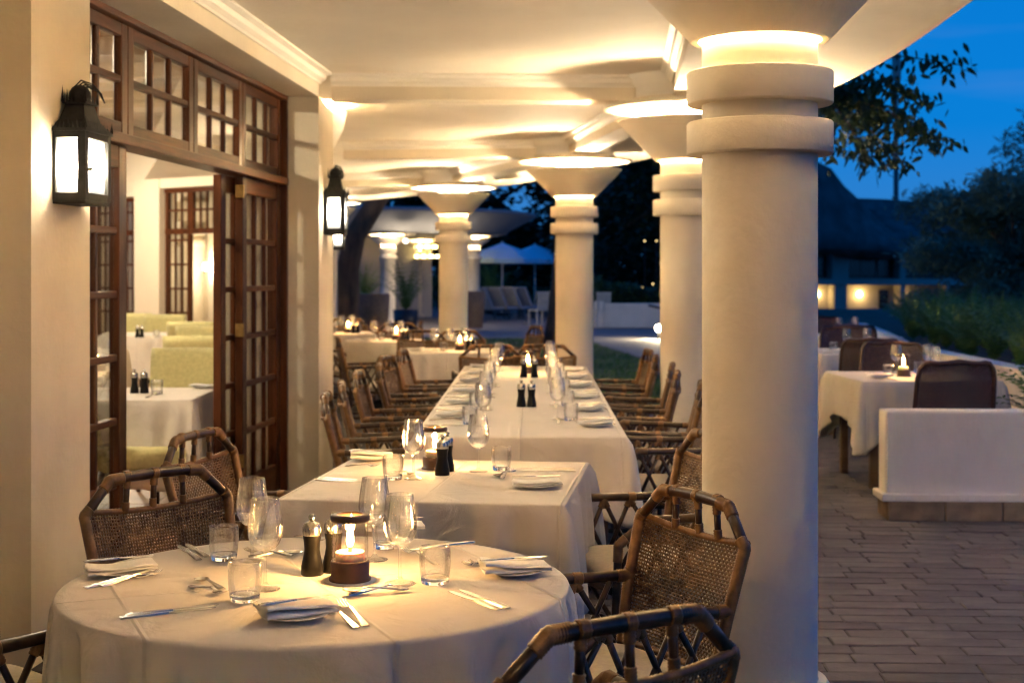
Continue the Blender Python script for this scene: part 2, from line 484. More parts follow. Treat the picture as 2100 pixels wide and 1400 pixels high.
# ------------------------------------------------------------------ veranda: plan lines
COLS = [(-1.15, -1.6), (.846, 4.86), (1.238, 10.0), (.645, 14.7), (-.79, 19.2), (-3.07, 23.4)]
EAVE = [(1.2, -3), (1.62, 1.0), (2.15, 6.56), (2.21, 9.93), (1.75, 14.9), (.25, 19.9), (-.65, 21.8), (-2.9, 25.4), (-6.5, 29)]
Z_BEAM, Z_FACE, Z_CEIL, Z_DOORTOP = 2.685, 2.775, 2.855, 2.70
def door_x(y): return -2.424 + .086 * y

def spline(pts, n=6):
    out = []
    for i in range(len(pts) - 1):
        p0, p1, p2, p3 = pts[max(i-1, 0)], pts[i], pts[i+1], pts[min(i+2, len(pts)-1)]
        for k in range(n):
            t = k / n
            out.append(tuple(.5*(2*b + (c-a)*t + (2*a-5*b+4*c-d)*t*t + (3*b-a-3*c+d)*t**3) for a, b, c, d in zip(p0, p1, p2, p3)))
    out.append(pts[-1])
    return out

# the roof slab: flat ceiling inside the columns, gently falling soffit out to the curved eave
eav = spline(EAVE, 5)
inner = spline([(-1.9, -3.4), (-1.15, -1.6), (.846, 4.86), (1.238, 10.0), (.645, 14.7), (-.79, 19.2), (-1.9, 21.3), (-4.2, 24.8), (-7.5, 28)], 5)
outerw = [(-5.5 - (.25*max(0, y - 18)), y) for x, y in inner]
n = len(inner); vs, fs = [], []
prof = lambda i: [(-5.6 if inner[i][1] < 22 else -9.0, inner[i][1] + (0 if inner[i][1] < 22 else -1), Z_CEIL), (*inner[i], Z_CEIL), (*eav[i], 2.765), (*eav[i], 2.80),
                  (eav[i][0]+.05, eav[i][1]+.02, 2.84), (eav[i][0]-.1, eav[i][1], 3.0), (-5.6 if inner[i][1] < 22 else -9.0, inner[i][1], 3.25)]
for i in range(n): vs += prof(i)
m7 = 7
for i in range(n-1):
    for k in range(m7 - 1):
        fs.append((i*m7+k, i*m7+k+1, (i+1)*m7+k+1, (i+1)*m7+k))
ceiling = MB().add([v if v[0] > -5 else ((door_x(v[1]) - .12 if v[1] < 10.7 else -2.35 - .30*(v[1]-10.7)), v[1], v[2]) for v in vs], fs).build('ceiling', CEIL, kind='structure')

def sweep(mb, path, profile, side=1, closed=False):
    """profile (offset to the side of the path, z) carried along a plan path with mitred corners"""
    m = len(path); vs = []
    for i, p in enumerate(path):
        a = path[i-1] if (i or closed) else None
        b = path[(i+1) % m] if (i < m-1 or closed) else None
        d1 = Vector((p[0]-a[0], p[1]-a[1])).normalized() if a else None
        d2 = Vector((b[0]-p[0], b[1]-p[1])).normalized() if b else None
        d = ((d1 or d2) + (d2 or d1)).normalized()
        nrm = Vector((d.y, -d.x)) * side
        k = 1.0 / max(.35, d.dot(d1 or d2))
        for o, z in profile: vs.append((p[0] + nrm.x*o*k, p[1] + nrm.y*o*k, z))
    c = len(profile); fs = []
    for i in range(m if closed else m-1):
        i2 = (i+1) % m
        for k in range(c-1): fs.append((i*c+k, i2*c+k, i2*c+k+1, i*c+k+1))
    return mb.add(vs, fs)
CORN = [(0, Z_FACE), (.012, Z_FACE), (.018, Z_FACE+.012), (.045, Z_FACE+.03), (.052, Z_FACE+.055), (.085, Z_FACE+.068), (.085, Z_CEIL+.002)]

def beam(name, a, b, w=.22, zb=Z_BEAM, parent=ceiling, ends=(0, 0)):
    a, b = Vector(a), Vector(b); d = (b-a).normalized(); nn = Vector((d.y, -d.x))
    a = a + d*ends[0]; b = b - d*ends[1]
    poly = [a+nn*w/2, b+nn*w/2, b-nn*w/2, a-nn*w/2]
    o = MB().prism([tuple(p) for p in poly], zb, Z_CEIL+.03).build(name, PAINT, parent)
    c = MB(); sweep(c, [tuple(a+nn*w/2), tuple(b+nn*w/2)], CORN, 1); sweep(c, [tuple(a-nn*w/2), tuple(b-nn*w/2)], CORN, -1)
    c.build('cornice', WHITE, o)
    return o
for i in range(len(COLS)-1):
    beam('edge_beam', COLS[i], COLS[i+1], .24, Z_BEAM+.006, ends=(.3, .3))
wall_end = [(-2.45, -.4), (-1.80, 4.9), (-1.25, 9.90), (-1.75, 15.0), (-2.9, 20.1), (-5.0, 24.6)]
for c, w in zip(COLS, wall_end):
    beam('cross_beam', w, c, .22, Z_BEAM, ends=(0, .3))

# beam and soffit above the doors, following the wall
wb = [(-2.2, -3.4), (-1.98, 0), (-1.62, 5.2), (-1.545, 6.2), (-1.315, 9.70)]
poly = wb + [(door_x(9.7)-.22, 9.70), (door_x(-3.4)-.22, -3.4)]
wbo = MB().prism(poly, Z_BEAM+.003, Z_CEIL+.03).build('wall_beam', PAINT, ceiling)
c = MB(); sweep(c, wb, CORN, 1); c.build('cornice', WHITE, wbo)

# ------------------------------------------------------------------ walls
def wall(name, poly, z0, z1, label, mat=PAINT, group=None):
    return MB().prism(poly, z0, z1).build(name, mat, label=label, cat='wall', group=group)
wall('wall_pier', [(-1.812, 5.36), (-1.757, 5.92), (-2.06, 5.94), (-2.115, 5.36)], 0, Z_BEAM+.006, 'cream plaster wall pier with the lit lantern at the picture edge')
wall('side_wall', [(-2.02, 5.36), (-2.115, 5.355), (-2.86, -3.4), (-2.70, -3.4)], 0, Z_BEAM+.006, 'plain cream wall in front of the lantern pier')
wall('wall_pier', [(-1.592, 9.685), (-1.312, 9.66), (-1.352, 10.75), (-1.95, 10.8), (-1.95, 9.70)], 0, Z_BEAM+.006, 'cream plaster pier between the folding doors and the second lantern')
wall('recessed_wall', [(-1.62, 10.76), (-2.20, 16.2), (-2.45, 16.2), (-1.95, 10.76)], 0, Z_CEIL+.04, 'recessed cream wall strip behind the second lantern')
wall('wall_pier', [(-2.10, 16.2), (-2.14, 17.0), (-2.75, 17.1), (-2.5, 16.2)], 0, Z_CEIL+.04, 'far cream pier carrying the third lantern')
wall('curved_wall', [(-2.45, 17.0), (-3.6, 20.2), (-5.8, 24.8), (-6.0, 24.7), (-3.85, 20.1), (-2.7, 17.05)], 0, Z_CEIL+.04, 'cream wall bending away behind the far pier')

wall('added_end_wall', [(-5.2, -6.2), (3.4, -6.2), (3.4, -6.45), (-5.2, -6.45)], 0, 3.0, 'plain cream wall added unseen behind the viewer to shut out the sky')  # unseen end wall, added to keep open sky out of the cutlery reflections
MB().prism([(-2.75, -3.38), (1.3, -3.38), (3.4, -6.2), (-5.2, -6.2)], Z_CEIL+.004, Z_CEIL+.2).build('ceiling', CEIL, kind='structure')  # unseen ceiling added with the end wall, also against the sky
wall('side_wall', [(-2.70, -3.4), (-2.86, -3.4), (-5.2, -6.2), (-5.0, -6.2)], 0, 3.0, 'plain cream side wall added unseen behind the viewer')

# half-round plaster uplight on the wall beyond the second pier
sc = thing('wall_uplight', 'half-round plaster bowl uplight high on the wall behind the second pier', 'wall light', (-1.66, 11.55, 2.40))
mb = MB(); mb.lathe([(.03, 0), (.12, .03), (.22, .12), (.29, .26), (.32, .40), (.30, .405), (.265, .26), (.20, .14), (.03, .05)], 20, a0=-1.6, a1=1.65)
mb.build('bowl', WHITE, sc)
mb = MB(); mb.lathe([(.0, -.03), (.03, -.01), (.035, .02), (.0, .05)], 10, c=(.12, 0, .15)); mb.build('bulb', glow('warm_bulb', (1, .72, .4), 30), sc)
lamp('uplight_lamp', (.14, 0, .26), 20, parent=sc, size=.05)

# ------------------------------------------------------------------ columns with their uplights
RINGW = 108.0
def column_template(r=.195, lamps=True):
    T = Tpl()
    T.part('plinth', MB().lathe([(.235, 0), (.235, .10), (.225, .115), (r+.002, .118)], 40, smooth=False), COLP)
    T.part('shaft', MB().lathe([(r, 0), (r, 1.2), (r, 2.645)], 56), COLP)
    for z0, z1 in ((2.063, 2.174), (1.892, 2.003)):
        T.part('collar', MB().lathe([(r, z0), (.243, z0), (.2475, z0+.005), (.2475, z1-.005), (.243, z1), (r, z1)], 56), COLP)
    T.part('funnel_capital', MB().lathe([(.209, 2.28), (.232, 2.278), (.236, 2.283), (.492, 2.548), (.494, 2.556), (.482, 2.556), (.213, 2.292), (.209, 2.28)], 56), COLP)
    T.part('soffit_disc', MB().lathe([(r-.01, 2.634), (.585, 2.634), (.590, 2.640), (.590, 2.652), (.42, 2.660), (.42, 2.70)], 56), COLP)
    T.part('drum', MB().lathe([(.40, 2.66), (.40, Z_FACE), (.412, Z_FACE), (.42, Z_FACE+.012), (.445, Z_FACE+.03), (.452, Z_FACE+.055), (.485, Z_FACE+.068), (.485, Z_CEIL+.002)], 56), WHITE)
    # ring lamp standing inside the funnel: it lights the disc above, the neck below and nothing directly
    n, m = 28, 6; vs, fs = [], []
    for i in range(n):
        w = 2*math.pi*i/n
        for j in range(m):
            u = 2*math.pi*j/m; rr = .410 + .013*math.cos(u); vs.append((rr*math.cos(w), rr*math.sin(w), 2.549 + .013*math.sin(u)))
    for i in range(n):
        for j in range(m): fs.append((i*m+j, ((i+1) % n)*m+j, ((i+1) % n)*m+(j+1) % m, i*m+(j+1) % m))
    T.part('ring_lamp', MB().add(vs, fs, True), glow('ring_lamp_glass', WARM, RINGW))
    return T
colT = column_template()
clab = ['round cream column standing outside the picture by the round table', 'large cream column with two collars beside the rattan chair in front',
        'cream column partly hidden behind the large front column', 'slim cream column rising beyond the far end of the long table',
        'cream column standing behind the back tables', 'farthest cream column, half hidden by the wall lanterns']
for i, (x, y) in enumerate(COLS):
    c = colT.place('veranda_column', clab[i], 'column', (x, y, 0), R(20*i), 'veranda columns')
    if i == 0:              # this one's lamp is dimmer
        for ch in c.children:
            if ch.name.startswith('ring_lamp'):
                ch.data = ch.data.copy(); ch.data.materials[0] = glow('dim_ring_lamp_glass', WARM, RINGW*.8)

# ------------------------------------------------------------------ folding doors with a glazed transom
DT = (door_x(1.0) - door_x(0.0)); dirv = Vector((DT, 1.0)).normalized()
def dpt(y): return Vector((door_x(y), y, 0))
frame_root = thing('folding_door', 'varnished wood and glass folding doors with a transom, standing open', 'door', dpt(5.72), math.atan2(dirv.y, dirv.x) - math.pi/2)
S = 1.0 / dirv.y
YB = [(y - 5.72) * S for y in (5.75, 6.735, 7.74, 8.71, 9.67)]   # along the wall in the door's own frame (local +y)
def glazed(parent, name, y0, y1, z0, z1, cols, rows, stile=.085, top=.085, bot=.085, th=.05, xoff=0.0, mun=.034):
    """one leaf: stiles and rails, muntins, and a pane of its own for each opening"""
    mb = MB()
    mb.bevbox((xoff-th/2, y0, z0), (xoff+th/2, y0+stile, z1), .004); mb.bevbox((xoff-th/2, y1-stile, z0), (xoff+th/2, y1, z1), .004)
    leaf = mb.build(name, WOOD, parent)
    rb = MB(); rb.bevbox((xoff-th/2+.002, y0+stile, z0), (xoff+th/2-.002, y1-stile, z0+bot), .004); rb.bevbox((xoff-th/2+.002, y0+stile, z1-top), (xoff+th/2-.002, y1-stile, z1), .004)
    rb.build('rail', WOODH, leaf)
    iy0, iy1, iz0, iz1 = y0+stile, y1-stile, z0+bot, z1-top
    w, h = (iy1-iy0)/cols, (iz1-iz0)/rows
    mm = MB()
    for c in range(1, cols): mm.bevbox((xoff-.016, iy0+c*w-mun/2, iz0), (xoff+.016, iy0+c*w+mun/2, iz1), .006)
    mm.build('muntin', WOOD, leaf)
    mm = MB()
    for r in range(1, rows): mm.bevbox((xoff-.0175, iy0, iz0+r*h-mun/2), (xoff+.0175, iy1, iz0+r*h+mun/2), .006)
    mm.build('muntin', WOODH, leaf)
    pmsh = MB().box((-.0025, -w/2+.004, -h/2+.004), (.0025, w/2-.004, h/2-.004)).mesh('pane', PANE)
    for c in range(cols):
        for r in range(rows):
            o = obj('pane', pmsh, leaf, (xoff, iy0+(c+.5)*w, iz0+(r+.5)*h)); o.rotation_euler = (0, 0, (rnd.random()-.5)*.012)
    return leaf
fr = MB()
fr.bevbox((-.075, YB[0]-.05, 2.085), (.075, YB[-1]+.01, 2.135), .005); fr.bevbox((-.07, YB[0]-.05, 2.66), (.07, YB[-1]+.01, 2.70), .005)
fr.build('frame', WOODH, frame_root)
fr = MB(); fr.bevbox((-.07, YB[-1]-.03, 0), (.07, YB[-1]+.012, 2.0845), .005); fr.bevbox((-.07, YB[-1]-.018, 2.1355), (.07, YB[-1]+.012, 2.66), .005); fr.bevbox((-.07, YB[0]-.05, 0), (.07, YB[0], 2.66), .005)
fr.build('frame', WOOD, frame_root)
for i in range(4):
    glazed(frame_root, 'transom_panel', YB[i]+.004, YB[i+1]-.004 - (.02 if i == 3 else 0), 2.136, 2.659, 3, 2, .075, .06, .06, .045, .005)
glazed(frame_root, 'door_leaf', YB[0]+.01, YB[1]-.01, .01, 2.082, 3, 6, .10, .10, .20)
glazed(frame_root, 'door_leaf', YB[3]+.01, YB[4]-.035, .01, 2.082, 3, 6, .09, .10, .20)
glazed(frame_root, 'door_leaf', YB[3]-.24, YB[4]-.30, .012, 2.078, 3, 6, .10, .10, .20, xoff=-.062)
hb = MB()
for z in (.3, 1.1, 1.95): hb.bevbox((-.02, YB[3]-.006, z), (.034, YB[3]+.016, z+.08), .003)
hb.build('hinge', BRASS, frame_root)

# ------------------------------------------------------------------ the dining room behind the doors
INW = pm('dining_room_wall_paint', (.72, .65, .53), .8, .03, 2)
INC = pm('dining_room_timber_ceiling', (.30, .17, .075), .6, .3, 4, stretch=(1, 8, 1))
rf = [(-1.95, 4.0), (-1.70, 10.76), (-2.2, 16.2), (-2.75, 17.0), (-3.9, 20.2), (-6.0, 24.7), (-14, 24.7), (-14, 4.0)]
floor_in = flat('dining_room_floor', rf, .0, TERRA, .03, kind='structure')
tile = MB().bevbox((-.145, -.145, -.008), (.145, .145, .002), .003).mesh('tile', TERRA)
for i in range(14):
    for j in range(10):
        x, y = -2.15 - .3*i, 6.6 + .3*j
        if x < -3.9 or not inside(rf, x-.15, y) or not inside(rf, x+.15, y): continue
        obj('tile', tile, floor_in, (x, y, .0045))
icl = flat('dining_room_ceiling', [(-1.95, 4.0), (-1.9, 10.7), (-2.4, 16.2), (-2.9, 17.0), (-4.1, 20.2), (-6.2, 24.9), (-14, 24.9), (-14, 4.0)], 3.62, INC, .06, kind='structure')
jm = MB().bevbox((-6, -.06, -.16), (0, .06, 0), .005).mesh('rafter', INC)
for k in range(13): obj('rafter', jm, icl, (-2.2 - max(0, 5 + 1.5*k - 11)*.28, 5 + 1.5*k, 3.555))
MB().prism([(-2.1, 4.0), (-14, 4.0), (-14, 3.85), (-2.1, 3.85)], 0, 3.6).build('dining_room_end_wall', INW, kind='structure')
MB().prism([(-14, 3.9), (-14, 25), (-14.2, 25), (-14.2, 3.9)], 0, 3.6).build('dining_room_side_wall', INW, kind='structure')
MB().prism([(-2.2, 4.0), (-2.12, 5.9), (-2.05, 5.9), (-1.72, 10.72), (-1.78, 10.72), (-2.3, 4.0)], 2.70, 3.6).build('dining_room_front_wall', INW, kind='structure')
MB().prism([(-1.96, 10.72), (-2.47, 16.2), (-2.72, 17.1), (-3.9, 20.2), (-6.1, 24.8), (-6.2, 24.8), (-4.0, 20.2), (-2.82, 17.1), (-2.55, 16.2), (-2.04, 10.72)], 0, 3.6).build('dining_room_front_wall', INW, kind='structure')
# back wall with two glazed door sets and a plain pier between them
A, B = Vector((-8.2, 23.2)), Vector((-3.75, 19.75)); bd = (B-A).normalized(); bl = (B-A).length; bn = Vector((bd.y, -bd.x))
broot = thing('dining_room_back_wall', 'white dining room wall with wood and glass doors, seen through the open doors', 'wall', (A.x, A.y, 0), math.atan2(bd.y, bd.x))
def px_on_back(px):
    k = (px - CX) / F
    t = (k*A.y - A.x) / (bd.x - k*bd.y); return t
s = [px_on_back(p) for p in (200, 258, 291, 342, 470)]
mb = MB()
mb.box((-.5, -.12, 0), (s[0], .12, 3.6)); mb.box((s[0], -.12, 2.62), (s[2], .12, 3.6)); mb.box((s[2], -.14, 0), (s[3], .14, 3.6)); mb.box((s[3], -.12, 2.72), (bl+.4, .12, 3.6))
mb.build('wall_face', INW, broot)
def backdoor(x0, x1, ztop, open_from=None):
    rt = obj('glazed_door', MB().bevbox((x0, -.05, ztop-.06), (x1, .05, ztop), .004).mesh('glazed_door', WOODH), broot)
    m = MB()
    k = max(2, round((x1-x0)/.52)); w = (x1-x0)/k
    for i in range(k):
        xx = x0+i*w; opened = open_from is not None and xx >= open_from - .05
        m.box((xx+.002, -.04, 2.05), (xx+w-.002, .04, 2.13)) if i % 1 == 0 else None
        for a in (xx+.002, xx+w-.062):
            m.box((a, -.03, 2.131 if opened else 0), (a+.06, .03, ztop-.062))
        for f in (.33, .66): m.box((xx+.0625+f*(w-.13)-.012, -.015, 2.131 if opened else .25), (xx+.0625+f*(w-.13)+.012, .015, ztop-.063))
        if not opened:
            for zz in (.2, .55, .9, 1.25, 1.6, 1.95): m.box((xx+.0622, -.017, zz), (xx+w-.0625, .017, zz+.03 + (.05 if zz < .3 else 0)))
        m.box((xx+.0622, -.017, 2.38), (xx+w-.0625, .017, 2.41))
    m.build('leaf_frame', WOOD, rt)
    MB().box((x0+.01, -.003, 2.13), (x1-.01, .003, ztop-.07)).build('pane', PANE, rt)
    MB().box((x0+.01, -.003, .05), (min(x1, open_from or x1)-.01, .003, 2.05)).build('pane', PANE, rt)
backdoor(s[0], s[2], 2.61)
backdoor(s[3], s[4]+.3, 2.71, open_from=px_on_back(388))
# the room beyond
MB().prism([(-16, 30), (-5.2, 27.6), (-5.2, 27.8), (-16, 30.2)], 0, 3.4).build('far_room_wall', INW, kind='structure')
fc = column_template(.20)
for (px, y, lb) in ((396, 21.7, 'cream column inside the dining room left of the globe lamp'), (352, 26.6, 'cream column inside the dining room beyond the globe lamp')):
    t = thing('indoor_column', lb, 'column', ((px-CX)*y/F, y, 0), 0, 'columns inside the dining room')
    for nm, me, ss, kd in colT.parts:
        if nm in ('shaft', 'collar', 'funnel_capital', 'plinth'): obj(nm, me, t)
p = PD(423, 547, 21.2)
gl = thing('globe_lamp', 'small glowing globe lamp inside the dining room', 'lamp', (p.x, p.y, p.z))
MB().lathe([(0, -.06), (.04, -.045), (.06, 0), (.04, .045), (0, .06)], 14).build('globe', glow('globe_glass', (1, .85, .6), 9), gl)
MB().tube([(0, 0, .055), (0, .0, .9)], .006, 6).build('cord', IRON, gl)
lamp('globe_light', (0, -.12, 0), 1.0, parent=gl)

# pendant lamps added above the view to light the dining room
pend = Tpl()
pend.part('cord', MB().tube([(0, 0, .12), (0, 0, .75)], .005, 6), IRON)
pend.part('shade', MB().lathe([(.05, .12), (.10, .10), (.22, -.05), (.215, -.05), (.095, .09), (.05, .11)], 24), pm('linen_shade', (.7, .6, .42), .8, .05, 10, trans=.5))
pend.part('bulb', MB().lathe([(0, -.03), (.03, 0), (0, .03)], 10), glow('warm_bulb', (1, .72, .4), 30))
for k, (x, y) in enumerate([(-3.4, 7.6), (-3.9, 11.5), (-4.6, 15.5), (-6.2, 19.0)]):
    t = pend.place('added_pendant_lamp', f'{ORD[k]} added linen-shaded pendant lamp lighting the dining room', 'lamp', (x, y, 2.85), 0, 'added dining room pendants')
    lamp("added_pendant_light", (0, 0, -.10), 23, (1, .84, .60), .08, parent=t)
lamp('far_room_fill', (-6.6, 24.0, 2.6), 12, (1, .80, .52), .1)  # bare fill light added for the room beyond, no lamp body

# ------------------------------------------------------------------ iron wall lanterns
def lantern_template():
    T = Tpl(); w, d, h = .060, .120, .27      # projects w*2 from the wall (local x), d*2 along it
    LG = thin_glass('lit_lantern_glass', (.9, .9, .88), 1.4, 0, 11.0, (1.0, .90, .74))
    N, L = LG.node_tree.nodes, LG.node_tree.links         # bulb glow painted into the panes, fading towards their top and bottom
    em = [n for n in N if n.type == 'EMISSION'][0]
    if not em.inputs['Strength'].links:
        tc = N.new('ShaderNodeTexCoord'); sp = N.new('ShaderNodeSeparateXYZ'); L.new(tc.outputs['Object'], sp.inputs['Vector'])
        q1 = N.new('ShaderNodeMath'); q1.operation = 'SUBTRACT'; q1.inputs[1].default_value = .145; L.new(sp.outputs['Z'], q1.inputs[0])
        q2 = N.new('ShaderNodeMath'); q2.operation = 'MULTIPLY'; L.new(q1.outputs[0], q2.inputs[0]); L.new(q1.outputs[0], q2.inputs[1])
        q3 = N.new('ShaderNodeMath'); q3.operation = 'MULTIPLY'; q3.inputs[1].default_value = -1/(.046**2); L.new(q2.outputs[0], q3.inputs[0])
        ex = N.new('ShaderNodeMath'); ex.operation = 'EXPONENT'; L.new(q3.outputs[0], ex.inputs[0])
        ml = N.new('ShaderNodeMath'); ml.operation = 'MULTIPLY_ADD'; ml.inputs[1].default_value = 9.0; ml.inputs[2].default_value = .09; L.new(ex.outputs[0], ml.inputs[0])
        L.new(ml.outputs[0], em.inputs['Strength'])
    fr = MB()
    t = .016
    for sx in (-1, 1):
        for sy in (-1, 1): fr.box((sx*w-t, sy*d-t, 0), (sx*w+t, sy*d+t, h))
    for z in (0, h-.026):
        for sx in (-1, 1): fr.box((sx*w-t*.9, -d+t, z), (sx*w+t*.9, d-t, z+.03))
        for sy in (-1, 1): fr.box((-w+t, sy*d-t*.9, z), (w-t, sy*d+t*.9, z+.03))
    T.part('frame', fr, IRON)
    T.part('floor_plate', MB().bevbox((-w-.014, -d-.014, -.014), (w+.014, d+.014, 0), .004), IRON)
    for sx in (-1, 1): T.part('glass_pane', MB().box((sx*w-.0015, -d+t, .03), (sx*w+.0015, d-t, h-.03)), LG)
    for sy in (-1, 1): T.part('glass_pane', MB().box((-w+t, sy*d-.0015, .03), (w-t, sy*d+.0015, h-.03)), LG)
    def tier(z0, w0, d0, z1, w1, d1):
        a = [(-w0, -d0, z0), (w0, -d0, z0), (w0, d0, z0), (-w0, d0, z0), (-w1, -d1, z1), (w1, -d1, z1), (w1, d1, z1), (-w1, d1, z1)]
        return a, [(0, 3, 2, 1), (4, 5, 6, 7), (0, 1, 5, 4), (1, 2, 6, 5), (2, 3, 7, 6), (3, 0, 4, 7)]
    rf = MB()
    for seg in ((h, w+.022, d+.022, h+.012, w+.022, d+.022), (h+.012, w+.018, d+.018, h+.05, w-.008, d-.035), (h+.05, w-.008, d-.035, h+.115, w-.022, d-.065),
                (h+.115, w-.012, d-.055, h+.122, w-.012, d-.055), (h+.122, w-.026, d-.075, h+.15, w-.035, d-.09)):
        rf.add(*tier(*seg))
    T.part('roof', rf, IRON)
    cr = MB()
    def crest(z, ww, dd, hh, st):
        k = int(2*dd/st)
        for i in range(k+1):
            y = -dd + 2*dd*i/k
            for sx in (-1, 1):
                e = hh*(1.5 if i in (0, k) else .8 + .4*(i % 2)); cr.add([(sx*ww, y-st*.36, z), (sx*ww, y+st*.36, z), (sx*ww*1.02, y, z+e), (sx*ww-.003, y, z+e*.3)], [(0, 1, 2), (1, 0, 3)])
        k = max(2, int(2*ww/st))
        for i in range(k+1):
            x = -ww + 2*ww*i/k
            for sy in (-1, 1):
                e = hh*(1.5 if i in (0, k) else .8 + .4*(i % 2)); cr.add([(x-st*.36, sy*dd, z), (x+st*.36, sy*dd, z), (x, sy*dd*1.02, z+e), (x, sy*dd-.003, z+e*.3)], [(0, 1, 2), (1, 0, 3)])
    crest(h+.012, w+.018, d+.018, .03, .017); crest(h+.122, w-.014, d-.057, .045, .017)
    T.part('cresting', cr, IRON, kind='stuff')
    T.part('dome', MB().lathe([(.045, h+.14), (.042, h+.165), (.03, h+.185), (.008, h+.195), (0, h+.196)], 14), IRON)
    tw = MB()
    for k in range(4):
        tw.tube([(-.01, -.03+.02*k, h+.185), (.0, .01+.02*k, h+.215-.006*k), (.03, .06+.02*k, h+.205-.008*k), (.045, .12+.01*k, h+.17-.01*k)], .003, 5)
    T.part('wire_loop', tw, IRON)
    T.part('knob', MB().tube([(w+.01, -d+.02, h*.45), (w+.03, -d+.01, h*.45)], [.006, .008], 8), BRASS)
    T.part('wall_bracket', MB().box((-w-.06, -.03, .08), (-w-.005, .03, .16)), IRON)
    T.part('bulb', MB().lathe([(0, .08), (.022, .10), (.026, .13), (.014, .16), (0, .165)], 12), glow('lantern_bulb', (1, .86, .62), 60))
    return T
lanT = lantern_template()
for k, (x, y, rz, lb) in enumerate([(-1.725, 5.68, -.086, 'black iron wall lantern, largest and nearest, lit white on the pier'), (-1.255, 10.12, .03, 'lit black iron lantern on the middle pier beyond the folding doors'), (-2.03, 16.6, .1, 'smallest lit lantern, on the far pier past the middle one')]):
    t = lanT.place('wall_lantern', lb, 'lantern', (x, y, 1.775), rz, 'wall lanterns')
    lamp("lantern_lamp", (0, 0, .14), 28, (1, .83, .58), .03, parent=t)
# ------------------------------------------------------------------ rattan armchair
def lerp(a, b, t): return tuple(p + (q-p)*t for p, q in zip(a, b))
def cane(pts, r, n=8, node=.16):
    """a rattan pole: slightly thicker at its joints"""
    out, rr = [], []
    for i in range(len(pts)-1):
        L = (Vector(pts[i+1]) - Vector(pts[i])).length; k = max(2, int(L/.05))
        for j in range(k):
            out.append(lerp(pts[i], pts[i+1], j/k)); rr.append(r*(1.0 + (.06 if j % 3 == 1 else 0)))
    out.append(pts[-1]); rr.append(r)
    return MB().tube(out, rr, n)
def wrap(pts, r, pitch=.0065, n=9):
    """wound binding: a ridged sleeve along a short path"""
    mb = MB(); out, rr = [], []
    for i in range(len(pts)-1):
        L = (Vector(pts[i+1]) - Vector(pts[i])).length; k = max(2, int(L/pitch))
        for j in range(k):
            out.append(lerp(pts[i], pts[i+1], (j+.02)/k)); rr.append(r*.93)
            out.append(lerp(pts[i], pts[i+1], (j+.5)/k)); rr.append(r*1.06)
    out.append(pts[-1]); rr.append(r*.95)
    return mb.tube(out, rr, n)

